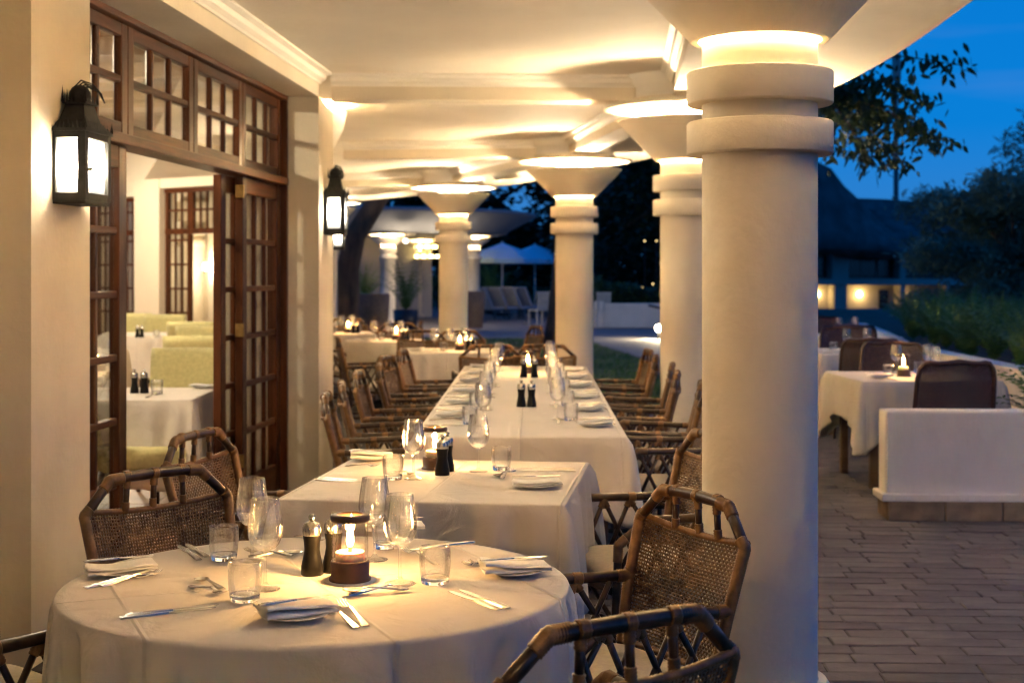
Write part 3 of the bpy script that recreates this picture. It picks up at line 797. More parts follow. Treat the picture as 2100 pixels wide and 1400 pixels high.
def rattan_chair(detail=True):
    T = Tpl(); q = .0150
    ZP, ZT = .795, .888
    tops = {}
    for sx in (-1, 1):
        leg = [(sx*.245, -.225, 0), (sx*.242, -.225, .40), (sx*.260, -.262, .60), (sx*.275, -.315, ZP)]
        T.part('back_post', cane(leg, q), RATTAN, subs=[('binding', wrap([lerp(leg[1], leg[2], .25), leg[2], leg[3], (sx*.255, -.313, .814)], q*1.18), BIND)] )
        ch = [leg[3], (sx*.172, -.332, ZT)]
        T.part('corner_cane', cane(ch, q), RATTAN, subs=[('binding', wrap([lerp(*ch, .72), ch[1], (sx*.125, -.3335, ZT+.002)], q*1.2), BIND)])
        tops[sx] = ch[1]
    rail = [tops[-1], (-.085, -.340, ZT+.004), (0, -.343, ZT+.005), (.085, -.340, ZT+.004), tops[1]]
    T.part('top_rail', cane(rail, q*1.08), RATTAN)
    for x in (-.105, 0, .105):
        a, b = (x*1.06, -.350+x*x, ZP-.006), (x, -.343+.5*x*x, ZT)
        T.part('spindle', cane([a, b], .0095), RATTAN, subs=[('binding', wrap([a, lerp(a, b, .28)], .0125), BIND), ('binding', wrap([lerp(a, b, .68), b], .0125), BIND), ('binding', wrap([(x-.012, -.342, ZT+.005), (x+.012, -.342, ZT+.005)], q*1.2), BIND)])
    # woven back: strands over and under each other on a shallow curved sheet
    def sheetp(u, v):        # u -1..1 across, v 0..1 up
        hw = .236 + .036*v
        top = ZP + .010 - .020*(1-u*u)
        z = .455 + (top-.455)*v
        y = -.232 - .092*(max(0, z-.42)/.375)**1.15 - .030*(1-u*u)
        return Vector((u*hw, y, z))
    nu, nv = (50, 36) if detail else (28, 20)
    wv = MB(); amp = .0022
    def strand(fn, cells, width, phase):
        vs, fs = [], []
        for i in range(cells+1):
            t = i/cells
            c, side, nrm = fn(t)
            o = nrm*amp*(1 if (i+phase) % 2 else -1)
            vs += [c - side*width + o*.6, c + o + nrm*.0012, c + side*width + o*.6, c + o*.3 - nrm*.0012]
        for i in range(cells):
            for k in range(4):
                fs.append((i*4+k, i*4+(k+1) % 4, i*4+4+(k+1) % 4, i*4+4+k))
        wv.add(vs, fs, True)
    NR = Vector((0, .95, .3)).normalized()
    for j in range(nv):
        v = (j+.5)/nv
        strand(lambda t: (sheetp(-1+2*t, v), Vector((0, 0, 1)), NR), nu, .0034*(32/nv), j % 2)
    for i in range(nu):
        u = -1 + 2*(i+.5)/nu
        strand(lambda t: (sheetp(u, t), Vector((1, 0, 0)), NR), nv, .0033*(50/nu), (i+1) % 2)
    T.part('woven_back', wv, WEAVE, kind='stuff')
    T.part('panel_rail', wrap([sheetp(-1+2*k/10, 1.0) for k in range(11)], .0095, .012), BIND)
    T.part('panel_rail', wrap([sheetp(-1+2*k/10, 0.0) for k in range(11)], .0095, .012), BIND)
    # arms, front legs, side lattice
    for sx in (-1, 1):
        A0, A1, A2, A3 = (sx*.262, -.275, .635), (sx*.292, .13, .645), (sx*.285, .235, .565), (sx*.268, .255, 0)
        arm = cane([A0, A1, A2], q*1.05)
        T.part('arm', arm, RATTAN, subs=[('binding', wrap([A0, lerp(A0, A1, .12)], q*1.22), BIND), ('binding', wrap([lerp(A0, A1, .40), lerp(A0, A1, .48)], q*1.22), BIND),
            ('binding', wrap([lerp(A0, A1, .90), A1, lerp(A1, A2, .35)], q*1.22), BIND), ('binding', wrap([lerp(A1, A2, .72), A2, lerp(A2, A3, .10)], q*1.22), BIND)])
        T.part('front_leg', cane([A2, A3], q*1.02), RATTAN)
        S0, S1 = (sx*.247, -.225, .405), (sx*.272, .252, .405)
        la = [(sx*.258, -.20, .625), (sx*.268, -.09, .415), (sx*.280, .025, .632), (sx*.277, .13, .415), (sx*.287, .20, .585)]
        lb = [(sx*.252, -.215, .44), (sx*.276, -.09, .63), (sx*.270, .02, .415), (sx*.287, .13, .632), (sx*.279, .238, .46)]
        for pth in (la, lb):
            for i in range(4): T.part('lattice_cane', MB().tube([pth[i], pth[i+1]], .0095, 7), RATTAN)
        if detail:
            for pth in (la, lb):
                for i in (1, 2, 3): T.part('binding', wrap([lerp(pth[i], pth[i-1], .13), pth[i], lerp(pth[i], pth[i+1], .13)], .0135), BIND)
        T.part('seat_rail', cane([S0, S1], q*.95), RATTAN)
        T.part('stretcher', cane([(sx*.245, -.225, .17), (sx*.268, .252, .17)], q*.8), RATTAN)
        T.part('brace', MB().tube([(sx*.246, -.22, .28), (sx*.262, .02, .39)], .009, 7), RATTAN); T.part('brace', MB().tube([(sx*.268, .25, .28), (sx*.262, .03, .39)], .009, 7), RATTAN)
    T.part('seat_rail', cane([(-.268, .252, .405), (.268, .252, .405)], q*.95), RATTAN); T.part('seat_rail', cane([(-.243, -.225, .405), (.243, -.225, .405)], q*.95), RATTAN)
    for a, b in (((-.268, .254, .31), (-.09, .254, .395)), ((.268, .254, .31), (.09, .254, .395)), ((-.09, .254, .395), (0, .254, .30)), ((.09, .254, .395), (0, .254, .30))):
        T.part('brace', MB().tube([a, b], .009, 7), RATTAN)
    T.part('stretcher', cane([(-.268, .254, .30), (.268, .254, .30)], q*.8), RATTAN); T.part('stretcher', cane([(-.245, -.225, .22), (.245, -.225, .22)], q*.8), RATTAN)
    cu = MB(); N = 14; vs, fs = [], []
    for k, (ins, z) in enumerate(((.02, .410), (.0, .425), (-.004, .445), (.006, .462), (.04, .472), (.12, .477))):
        for a in range(N*4):
            w = 2*math.pi*a/(N*4); c_, s_ = math.cos(w), math.sin(w)
            e = (abs(c_)**6 + abs(s_)**6)**(-1/6)
            vs.append((c_*e*(.250-ins), .014 + s_*e*(.232-ins), z + .004*math.sin(3*w)))
    M = N*4
    for k in range(5):
        for a in range(M): fs.append((k*M+a, k*M+(a+1) % M, (k+1)*M+(a+1) % M, (k+1)*M+a))
    fs += [tuple(reversed(range(M))), tuple(range(5*M, 6*M))]
    T.part('seat_cushion', cu.add(vs, fs, True), CUSH)
    return T
chairT = rattan_chair(True)
chairF = rattan_chair(False)
def face(x, y, tx, ty):         # rotation that turns local +y towards a target
    return math.atan2(ty-y, tx-x) - math.pi/2
RT = (-.466, 3.41)      # middle of the round table
def rchair(x, y, rz, label, group, T=None):
    t = (T or chairT).place('rattan_armchair', label, 'chair', (x, y, 0), rz, group)
    t.scale = (.92, .95, .99)
    return t
g1 = 'rattan armchairs at the front tables'
def facing(dx, dy): return math.atan2(dy, dx) - math.pi/2
rchair(-.845, 4.10, facing(.74, -.67), 'rattan armchair with dark top rail behind the round table, in front of the doors', g1)
rchair(.215, 3.73, facing(-.89, -.45), 'rattan armchair against the large column, its woven back facing the round table', g1)
rchair(.035, 2.75, facing(-.515, .857), 'rattan armchair at the bottom edge with its back turned to the camera', g1)
rchair(-1.325, 3.475, facing(.62, .78), 'rattan armchair cut off by the picture edge, only its arm and lattice showing', g1)
rchair(-.88, 5.24, facing(.95, -.3), 'rattan armchair between the open doors and the square table', g1)
rchair(.47, 5.19, facing(-.92, -.38), 'rattan armchair half hidden behind the chair at the large column', g1)
# long table: slightly turned, near edge at y 6.43, far edge at 11.35
LT0, LT1, LTW = Vector((.036, 6.43)), Vector((.107, 11.35)), .97
lta = math.atan2(LT1.y-LT0.y, LT1.x-LT0.x) - math.pi/2
def lt(s, off):                 # along the long table (metres from its near edge) and off its middle line
    d = (LT1-LT0).normalized(); nn = Vector((d.y, -d.x)); p = LT0 + d*s + nn*off
    return (p.x, p.y)
SEATS = [.62 + .78*k for k in range(6)]
nth = ['first', 'second', 'third', 'fourth', 'fifth', 'sixth']
q = random.Random(5)
for k, s in enumerate(SEATS):
    x, y = lt(s + (q.random()-.5)*.10, -.665 + (q.random()-.5)*.07)
    rchair(x, y, lta - R(90) + R(q.uniform(-11, 9)), f'{nth[k]} rattan armchair from the front along the door side of the long table', 'rattan armchairs at the long table', chairT if k < 3 else chairF)
    s2 = s + (0 if k < 3 else .06)
    x, y = lt(s2 + (q.random()-.5)*.10, .640 + (q.random()-.5)*.06)
    rchair(x, y, lta + R(90) + R(q.uniform(-9, 9)), f'{nth[k]} rattan armchair from the front along the column side of the long table', 'rattan armchairs at the long table', chairT if k < 3 else chairF)

# ------------------------------------------------------------------ tables and draped cloths
def perimeter(shape, n):
    """[(x, y, nx, ny, cornerness)] round a table top"""
    out = []
    if shape[0] == 'round':
        for i in range(n):
            w = 2*math.pi*i/n; out.append((shape[1]*math.cos(w), shape[1]*math.sin(w), math.cos(w), math.sin(w), 0.0, shape[1]*w))
        return out
    hw, hd, r = shape[1]/2, shape[2]/2, shape[3]
    segs = []
    cs = [(hw-r, hd-r, 0), (-hw+r, hd-r, 90), (-hw+r, -hd+r, 180), (hw-r, -hd+r, 270)]
    per = []
    for k, (cx, cy, a0) in enumerate(cs):
        m = 9
        for i in range(m+1):
            a = R(a0 + 90*i/m); per.append((cx + r*math.cos(a), cy + r*math.sin(a), math.cos(a), math.sin(a), math.cos((i/m-.5)*math.pi)))
        nx_, ny_, _ = cs[(k+1) % 4]; b = R(a0+90)
        x0, y0, x1, y1 = cx + r*math.cos(b), cy + r*math.sin(b), nx_ + r*math.cos(b), ny_ + r*math.sin(b)
        L = math.hypot(x1-x0, y1-y0); st = max(6, int(L/.022))
        for i in range(1, st):
            t = i/st; dd = min(t, 1-t)*L
            per.append((x0+(x1-x0)*t, y0+(y1-y0)*t, math.cos(b), math.sin(b), -max(1e-6, 1 - dd/.26)))
    acc = 0.0
    for i, p in enumerate(per):
        if i: acc += math.hypot(p[0]-per[i-1][0], p[1]-per[i-1][1])
        out.append((*p, acc))
    return out
def cloth_mesh(shape, drop, seed, n=200, folds=.022, corner=.10, top=.75, freq=9.0, name='tablecloth'):
    q = random.Random(seed); per = perimeter(shape, n); M = len(per); tot = per[-1][5] + .02
    comps = [(max(2, round(tot*freq*f/6.283*q.uniform(.8, 1.2))), q.random()*6.28, a) for f, a in ((.45, .8), (.8, 1.0), (1.25, .75), (2.1, .35))]
    def fold(u):
        s = sum(a*math.sin(2*math.pi*k*u/tot + ph) for k, ph, a in comps)/1.9
        return (abs(s)**.8)*(1 if s > 0 else -1)
    vs, fs = [], []
    rings = 0
    # top: inner rings give the linen slight swells
    c0 = len(vs); vs.append((0, 0, top)); rings_top = (.25, .5, .72, .88, .965)
    ridge = lambda x, y: .0012*math.exp(-(x/.006)**2) + .0012*math.exp(-(y/.006)**2)
    for f in rings_top:
        for p in per:
            vs.append((p[0]*f, p[1]*f, top))
    r0 = .009
    for a in (20, 50, 80):
        for p in per:
            o = -r0 + r0*math.sin(R(a)) + .004
            vs.append((p[0] + p[2]*o, p[1] + p[3]*o, top - r0*(1-math.cos(R(a)))))
    nr = 16
    for k in range(1, nr+1):
        s = k/nr
        for p in per:
            cn = max(0, p[4]); cd = 1.0 if p[4] > 0 else max(0, -p[4]); fo = fold(p[5])*(1 - .7*cd)
            grow = s**.5
            o = .006 + folds*grow*(1-cn*.6)*(fo*.8 + .12) + (.05*cd*cd + .035*cn + .022*math.sin(cd*10.5)*(0 < cd < 1))*grow
            tx, ty = -p[3], p[2]
            lat = folds*.5*grow*math.sin(fo*2.2)*(1-cn)
            dz = drop*(1 + .012*fo*s) + corner*cd**1.3
            vs.append((p[0] + p[2]*o + tx*lat, p[1] + p[3]*o + ty*lat, top - r0 - (dz-r0)*s))
    R_ = len(rings_top) + 3 + nr
    for i in range(M): fs.append((c0, 1+i, 1+(i+1) % M))
    for k in range(R_-1):
        for i in range(M):
            j = (i+1) % M; fs.append((1+k*M+i, 1+(k+1)*M+i, 1+(k+1)*M+j, 1+k*M+j))
    # hem: the edge turned up inside so that the cloth has thickness
    base = len(vs); last = 1+(R_-1)*M
    for i, p in enumerate(per):
        x, y, z = vs[last+i]; vs.append((x - p[2]*.003, y - p[3]*.003, z + .0005))
    for i, p in enumerate(per):
        x, y, z = vs[last+i]; vs.append((x - p[2]*.004, y - p[3]*.004, z + .03))
    for i in range(M):
        j = (i+1) % M
        fs.append((last+i, base+i, base+j, last+j)); fs.append((base+i, base+M+i, base+M+j, base+j))
    return MB().add(vs, fs, True).mesh(name, CLOTH)

TABW = pm('table_timber', (.12, .07, .04), .6, .2, 8)
def table(shape, loc, rz, lab_t, lab_c, drop, seed, group_t='dining tables', group_c='white tablecloths', **kw):
    t = thing('dining_table', lab_t, 'table', (loc[0], loc[1], 0), rz, group_t)
    if shape[0] == 'round':
        MB().lathe([(.0, .735), (shape[1]-.03, .735), (shape[1]-.022, .725), (shape[1]-.03, .71), (0, .71)], 40).build('top', TABW, t)
        MB().lathe([(.05, .71), (.05, .10), (.26, .05), (.27, .0)], 20).build('pedestal', IRON, t)
    else:
        w, d = shape[1]/2 - .02, shape[2]/2 - .02
        MB().bevbox((-w, -d, .71), (w, d, .735), .006).build('top', TABW, t)
        ys = [-d+.09, d-.09] if shape[2] < 2 else [-d+.09, -d*.33, d*.33, d-.09]
        for sx in (-1, 1):
            for y in ys: MB().bevbox((sx*(w-.09)-.028, y-.028, 0), (sx*(w-.09)+.028, y+.028, .71), .005).build('leg', TABW, t)
    return obj('tablecloth', cloth_mesh(shape, drop, seed, **kw), None, (loc[0], loc[1], 0), rz, lab_c, 'tablecloth', group_c)

table(('round', .60), RT, .4, 'round table under the cloth in front', 'white round tablecloth in front, warmed by the candle', .46, 4, n=420, folds=.07, freq=30.0)
T2C, T2R = Vector((-.235, 5.12)), R(-7.5)
table(('rect', .95, 1.04, .014), T2C, T2R, 'square table under the cloth between the round and the long table', 'square white tablecloth behind the round table', .40, 9, corner=.06, folds=.045, freq=20)
LTC = (LT0+LT1)/2
table(('rect', LTW, 4.92, .014), LTC, lta, 'long table under a white cloth running into the distance', 'long white tablecloth reaching towards the far columns', .335, 12, corner=.06, folds=.036, freq=16)
# tables at the back of the veranda
BACK = [(('rect', .92, .92, .05), (-.62, 13.65), .05, 'first back table beyond the chairs of the long table', 'white cloth on the back table right behind the long table chairs'),
        (('round', .44), (-1.40, 15.75), 0, 'small round table behind the first back table', 'round white cloth with pleated skirt on the middle back table'),
        (('rect', .85, .85, .04), (-2.15, 17.6), .2, 'farthest table under the veranda beside the wall', 'white cloth on the farthest veranda table by the wall lantern')]
for i, (sh, lc, rz, a, b) in enumerate(BACK): table(sh, lc, rz, a, b, .45, 20+i, folds=.022, corner=.05, freq=14)
bc = [(-1.30, 13.25, R(-80), 'rattan armchair with its side to the camera, left of the first back table'), (-.55, 14.45, R(178), 'rattan armchair on the far side of the first back table'),
      (-.98, 14.55, R(172), 'rattan armchair behind the first back table, next to the round one'), (-.22, 12.15, R(8), 'rattan armchair with open top rail between the long table and the back table'),
      (.30, 12.2, R(-5), 'rattan armchair past the far end of the long table near the slim column'), (-.02, 15.9, R(110), 'rattan armchair standing alone at the edge of the lawn'),
      (-2.02, 15.35, R(-95), 'rattan armchair with pale cushion close to the wall'), (-1.35, 16.75, R(180), 'rattan armchair beyond the small round table'), (-2.15, 18.5, R(185), 'farthest rattan armchair, beyond the last veranda table'), (-1.45, 17.7, R(95), 'rattan armchair beside the last veranda table')]
for x, y, rz, lb in bc: rchair(x, y, rz, lb, 'rattan armchairs at the back tables', chairF)

# right-hand terrace tables
RTAB = [((2.87, 10.25), .03, 'terrace table in front, behind the low wall', 'white cloth with hanging corner on the candle-lit terrace table'),
        ((3.30, 13.55), .05, 'terrace table in the middle of the row', 'white cloth on the middle terrace table behind the candle'),
        ((4.02, 17.0), .08, 'terrace table farthest from the low wall', 'white cloth on the farthest terrace table')]
for i, (lc, rz, a, b) in enumerate(RTAB): table(('rect', .98, 1.0, .014), lc, rz, a, b, .30, 40+i, 'terrace tables', 'terrace tablecloths', corner=.20, folds=.02, freq=6)

def wicker_chair():
    T = Tpl()
    def back(u, v):
        hw = .235 + .02*math.sin(v*math.pi)
        y = -.24 - .10*v - .035*(1-u*u)
        top = .935 - .03*(1 - abs(u))**2 * 0 - .018*math.cos(u*math.pi*.5)*0
        z = .42 + (.50 + .012*math.cos(u*3.1*2)*.6*v)*v
        return Vector((u*hw, y, z))
    def clampu(u, v):           # rounded upper corners
        if v > .78:
            t = (v-.78)/.22; return u*(1 - .16*t*t*t)
        return u
    wv = MB(); nu, nv = 46, 44; NR = Vector((0, .97, .2))
    for axis in (0, 1):
        A_, B_ = (nv, nu) if axis == 0 else (nu, nv)
        for j in range(A_):
            vs, fs = [], []
            for i in range(B_+1):
                u, v = (-1+2*i/B_, (j+.5)/A_) if axis == 0 else (-1+2*(j+.5)/A_, i/B_)
                c = back(clampu(u, v), v); sd = Vector((0, 0, 1)) if axis == 0 else Vector((1, 0, 0))
                o = NR*.0018*(1 if (i+j+axis) % 2 else -1); w = .0048 if axis == 0 else .0037
                vs += [c - sd*w + o, c + o + NR*.0012, c + sd*w + o]
            for i in range(B_):
                for k in range(2): fs.append((i*3+k, i*3+k+1, i*3+4+k, i*3+3+k))
            wv.add(vs, fs, True)
    T.part('woven_back', wv, WICKER, kind='stuff')
    edge = [back(-1, 0), back(-1, .4), back(-1, .78), back(clampu(-1, .9), .9), back(clampu(-.97, .97), .98)] + [back(clampu(u, 1), 1.0) for u in (-.88, -.7, -.4, 0, .4, .7, .88)] + [back(clampu(.97, .97), .98), back(clampu(1, .9), .9), back(1, .78), back(1, .4), back(1, 0)]
    T.part('back_frame', MB().tube(edge, .017, 8), WICKER)
    T.part('seat', MB().bevbox((-.25, -.25, .36), (.25, .25, .44), .03, smooth=True), WICKER)
    for sx in (-1, 1):
        T.part('leg', MB().tube([(sx*.225, .22, .37), (sx*.235, .235, .2), (sx*.24, .26, 0)], [.020, .017, .014], 8), DARKLEG)
        T.part('leg', MB().tube([(sx*.225, -.22, .37), (sx*.235, -.235, .24), (sx*.25, -.29, .09), (sx*.27, -.37, .015), (sx*.275, -.42, .01)], [.022, .02, .017, .014, .012], 8), DARKLEG)
    return T
wickT = wicker_chair()
for x, y, rz, lb in [(2.83, 9.42, R(2), 'brown wicker chair right behind the low white wall, back to the camera'), (3.05, 11.25, R(172), 'brown wicker chair facing the camera behind the candle'),
                     (3.12, 12.55, R(-6), 'brown wicker chair back to back with the candle table chair'), (3.48, 14.65, R(176), 'brown wicker chair on the far side of the middle terrace table'),
                     (3.70, 15.75, R(0), 'brown wicker chair in front of the farthest terrace table'), (4.02, 18.25, R(178), 'brown wicker chair behind the farthest terrace table'), (3.38, 17.15, R(-80), 'brown wicker chair at the near side of the farthest terrace table, beside the column')]:
    wickT.place('wicker_chair', lb, 'chair', (x, y, 0), rz, 'wicker chairs on the terrace')

# dining room tables and green chairs
ITAB = [((-2.34, 8.76), 0.03, 'dining room table just inside the doors', 'white cloth on the table just inside the open doors'), ((-4.15, 13.5), .2, 'dining room table in the middle, mostly hidden', 'white cloth on the middle dining room table'), ((-4.55, 17.4), .2, 'far dining room table', 'white cloth on the far dining room table')]
for i, (lc, rz, a, b) in enumerate(ITAB): table(('rect', .9, .9, .014), lc, rz, a, b, .52, 60+i, 'dining room tables', 'dining room tablecloths', corner=.04, folds=.016, freq=6)
def green_chair():
    T = Tpl()
    vs, fs = [], []; nu, nv = 14, 8
    for sd in (0, 1):
        for j in range(nv+1):
            for i in range(nu+1):
                u, v = -1+2*i/nu, j/nv
                e = .012*(max(0, abs(u)-.9)/.1)**2 + .012*(max(0, v-.9)/.1)**2
                y = -.24 - .09*v - .03*(1-u*u)
                vs.append((u*.262*(1 + .02*v), y + (.045 - e if sd else -.03 + e), .46 + .49*v))
    n1 = (nu+1)*(nv+1)
    for sd in (0, 1):
        for j in range(nv):
            for i in range(nu):
                a = sd*n1 + j*(nu+1)+i; f = (a, a+1, a+nu+2, a+nu+1); fs.append(f if sd == 0 else f[::-1])
    bd_ = [(0, i) for i in range(nu+1)] + [(j, nu) for j in range(1, nv+1)] + [(nv, i) for i in range(nu-1, -1, -1)] + [(j, 0) for j in range(nv-1, 0, -1)]
    ids = [j*(nu+1)+i for j, i in bd_]
    for k in range(len(ids)):
        a, b = ids[k], ids[(k+1) % len(ids)]; fs.append((a, n1+a, n1+b, b))
    T.part('backrest', MB().add(vs, fs, True), GREEN)
    T.part('seat', MB().bevbox((-.255, -.25, .36), (.255, .27, .48), .03, smooth=True), GREEN)
    nl = MB()
    for i in range(19):
        u = -1+2*i/18; nl.lathe([(0, .0), (.006, .001), (.0, .004)], 6, c=(u*.262, -.33-.03*(1-u*u)-.034, .905))
    T.part('nail_trim', nl, BRASS)
    for sx in (-1, 1):
        T.part('leg', MB().tube([(sx*.22, .22, .37), (sx*.22, .225, 0)], [.024, .015], 8), DARKLEG)
        T.part('leg', MB().tube([(sx*.22, -.22, .37), (sx*.225, -.25, .2), (sx*.23, -.33, 0)], [.024, .02, .015], 8), DARKLEG)
    return T
grnT = green_chair()
for px, y, rz, lb in [(366, 9.95, R(180), 'green upholstered chair facing out behind the nearest indoor table'), (402, 12.6, R(10), 'green chair with a row of brass nails, second one indoors'), (402, 14.2, R(182), 'green upholstered chair directly behind the nail-trimmed one'),
                      (400, 16.2, R(5), 'green chair with brass nails below the indoor columns'), (330, 18.3, R(185), 'green upholstered chair behind the far indoor table with mills'), (266, 18.9, R(190), 'green chair at the far indoor corner, mostly hidden by the door'), (266, 8.35, R(-60), 'green seat showing low beside the open door leaf')]:
    grnT.place('upholstered_chair', lb, 'chair', ((px-CX)*y/F, y, .0), rz, 'green dining room chairs')
# ------------------------------------------------------------------ glasses, mills, candles, cutlery, plates
wineT = Tpl()
wineT.part('foot', MB().lathe([(0, 0), (.034, 0), (.036, .0015), (.030, .004), (.010, .008), (.0048, .016)], 32), WINEG)
wineT.part('stem', MB().lathe([(.0048, .016), (.0036, .035), (.0034, .065), (.0042, .082), (.009, .089)], 16), WINEG)
outer_b = [(.009, .089), (.022, .095), (.033, .106), (.0395, .122), (.0415, .138), (.0405, .155), (.0375, .175), (.0345, .195), (.0325, .212)]
inner_b = [(r - .0012, z + (.002 if k == 0 else 0)) for k, (r, z) in enumerate(outer_b)][::-1]
wineT.part('bowl', MB().lathe(outer_b + [(.0319, .2128)] + inner_b[:-1] + [(0, .0925)], 40), WINEG)
tumT = Tpl()
tumT.part('wall', MB().lathe([(.0345, .016), (.0365, .03), (.0385, .055), (.0380, .075), (.0368, .088), (.0358, .0886), (.0352, .088), (.0365, .070), (.0368, .052), (.0345, .028), (.0325, .018)], 40), CLEARG)
tumT.part('base', MB().lathe([(0, 0), (.030, 0), (.033, .003), (.0345, .0155), (.0325, .0175), (.020, .0145), (0, .013)], 40), HEAVYG)
millT = Tpl()
millT.part('body', MB().lathe([(0, 0), (.0265, 0), (.0275, .003), (.0265, .022), (.0215, .045), (.0190, .062), (.0200, .080), (.0225, .094), (.0225, .097)], 28), BLACK)
millT.part('cap', MB().lathe([(.0225, .0972), (.0232, .100), (.0232, .117), (.019, .127), (.008, .131), (.006, .134)], 28), STEEL)
millT.part('knob', MB().lathe([(.004, .133), (.0085, .137), (.0092, .142), (.006, .148), (0, .149)], 16), STEEL)
canT = Tpl()
canT.part('base', MB().lathe([(0, .0), (.050, 0), (.051, .006), (.049, .010), (.0465, .012), (.0465, .046), (.044, .050), (.040, .050), (.040, .044), (0, .044)], 36), DARKWOOD)
canT.part('coaster', MB().lathe([(0, .0002), (.062, .0002), (.062, .0016), (.0, .0016)], 32), NAPK)
canT.part('chimney', MB().lathe([(.0435, .048), (.0435, .146)], 36), CHIMG)
canT.part('rim', MB().lathe([(.030, .144), (.046, .143), (.0475, .147), (.0475, .155), (.045, .159), (.032, .160), (.029, .156), (.030, .144)], 36), DARKWOOD)
canT.part('candle', MB().lathe([(0, .045), (.034, .045), (.035, .068), (.033, .0705), (.012, .069), (0, .0685)], 28), WAX)
canT.part('wick_holder', MB().lathe([(.005, .0685), (.005, .080), (.003, .082), (0, .082)], 10), BRASS)
fl = MB().lathe([(0, .080), (.006, .084), (.0088, .093), (.0080, .104), (.0052, .120), (.0025, .140), (.0006, .160)], 14)
fl.v = [(x + .25*(z-.08)**2*10*.2, y, z) for x, y, z in fl.v]
canT.part('flame', fl, FLAME)
def strip(pts):     # pts: (y along, half width, z, thickness) -> flat cutlery blank
    mb = MB(); vs, fs = [], []
    for y, w, z, t in pts: vs += [(-w, y, z), (w, y, z), (w*.8, y, z+t), (-w*.8, y, z+t)]
    for i in range(len(pts)-1):
        for k in range(4): fs.append((i*4+k, i*4+(k+1) % 4, i*4+4+(k+1) % 4, i*4+4+k))
    fs += [(3, 2, 1, 0), tuple(len(pts)*4-4+k for k in range(4))]
    return mb.add(vs, fs, False)
knifeT = Tpl()
knifeT.part('handle', strip([(-.105, .0075, .0004, .0025), (-.09, .009, .0004, .0035), (-.04, .0078, .0004, .0035), (-.015, .006, .0004, .003), (.0, .005, .0004, .003)]), CUTL)
knifeT.part('blade', strip([(.0, .006, .0006, .002), (.02, .0095, .0006, .0015), (.07, .0095, .0006, .0012), (.095, .007, .0006, .001), (.106, .002, .0006, .0008)]), CUTL)
forkT = Tpl()
forkT.part('handle', strip([(-.098, .008, .001, .003), (-.08, .0085, .001, .004), (-.02, .004, .006, .004), (.02, .003, .011, .003), (.038, .004, .008, .002), (.046, .0105, .005, .0018), (.052, .0115, .004, .0016)]), CUTL)
tn = MB()
for k in range(4):
    x = -.0092 + .00613*k
    tn.tube([(x, .0515, .0048), (x, .068, .004), (x, .086, .007), (x*1.0, .097, .0115)], [.0016, .0014, .0012, .0007], 5)
forkT.part('tines', tn, CUTL)
spoonT = Tpl()
spoonT.part('handle', strip([(-.098, .008, .001, .003), (-.08, .0085, .001, .004), (-.02, .004, .006, .004), (.02, .003, .010, .003), (.042, .0035, .0075, .002)]), CUTL)
vs, fs = [], []
for j in range(6):
    t = j/5; rr = math.sin(t*math.pi/2)
    for k in range(16):
        w = 2*math.pi*k/16; vs.append((math.cos(w)*.0185*rr, .068 + math.sin(w)*.030*rr, .0012 + .0075*rr*rr))
for j in range(5):
    for k in range(16): fs.append((j*16+k, j*16+(k+1) % 16, j*16+16+(k+1) % 16, j*16+16+k))
spoonT.part('bowl', MB().add(vs, fs, True), CUTL)
plateT = Tpl()
plateT.part('plate', MB().lathe([(0, .004), (.045, .004), (.052, .006), (.074, .0125), (.0755, .0138), (.0735, .0142), (.052, .0085), (.045, .0072), (0, .007)], 40), CHINA)
def napkin_mesh(seed):
    q = random.Random(seed); mb = MB(); vs, fs = [], []
    nu, nv, lay = 22, 5, 4
    prof = []                   # folded layers as one serpentine cross-section
    w, h = .042, .0058
    for l in range(lay):
        xs = [(-w, w), (w*.96, -w*.98)][l % 2]
        for i in range(nv+1): prof.append((xs[0] + (xs[1]-xs[0])*i/nv, l*h + .0012*math.sin(i*1.3+l)))
        if l < lay-1:
            sx = 1 if l % 2 == 0 else -1
            prof.append((sx*(w+.004), l*h + h*.5))
    for k in range(nu+1):
        t = k/nu; y = -.082 + .164*t
        for (x, z) in prof:
            lift = .004*math.sin(t*3.1*1.5 + 1 + seed) + .010*max(0, abs(t-.5)-.33)*(-1)
            vs.append((x*(1 + .12*math.sin(t*5+seed)) + .006*math.sin(t*4+seed*2) + (q.random()-.5)*.0015, y + (q.random()-.5)*.003, .001 + z*(1.0 + .5*math.sin(t*2.6+seed)) + lift + .004))
    c = len(prof)
    for k in range(nu):
        for i in range(c-1): fs.append((k*c+i, k*c+i+1, (k+1)*c+i+1, (k+1)*c+i))
    return mb.add(vs, fs, True)
napT = [Tpl().part('folded_linen', napkin_mesh(s), NAPK) for s in (1, 2, 3)]

ZT_ = .7508
def put(T, name, label, cat, x, y, rz=0.0, group=None, z=ZT_):
    return T.place(name, label, cat, (x, y, z), rz, group)
def lay(T, name, label, p0, p1, group=None, dz=0.0, flip=False):
    """cutlery lying from its handle end p0 to its tip p1 (pixels of the photograph, on the cloth)"""
    a, b = P(*p0, .75+dz), P(*p1, .75+dz)
    m = (a+b)/2
    t = T.place(name, label, name, (m.x, m.y, ZT_+dz), math.atan2(b.y-a.y, b.x-a.x) - math.pi/2, group)
    L = (b-a).length/.2
    t.scale = (1, max(.6, min(1.15, L)), 1)
    return t
CANDLEW = 1.7
def candle(x, y, label, group, watt=CANDLEW):
    t = put(canT, 'candle_lamp', label, 'candle lamp', x, y, rnd.random()*6, group)
    lamp('candle_light', (.0, 0, .115), watt, (1.0, .50, .15), .012, parent=t)
def pxy(px, py): p = P(px, py); return p.x, p.y

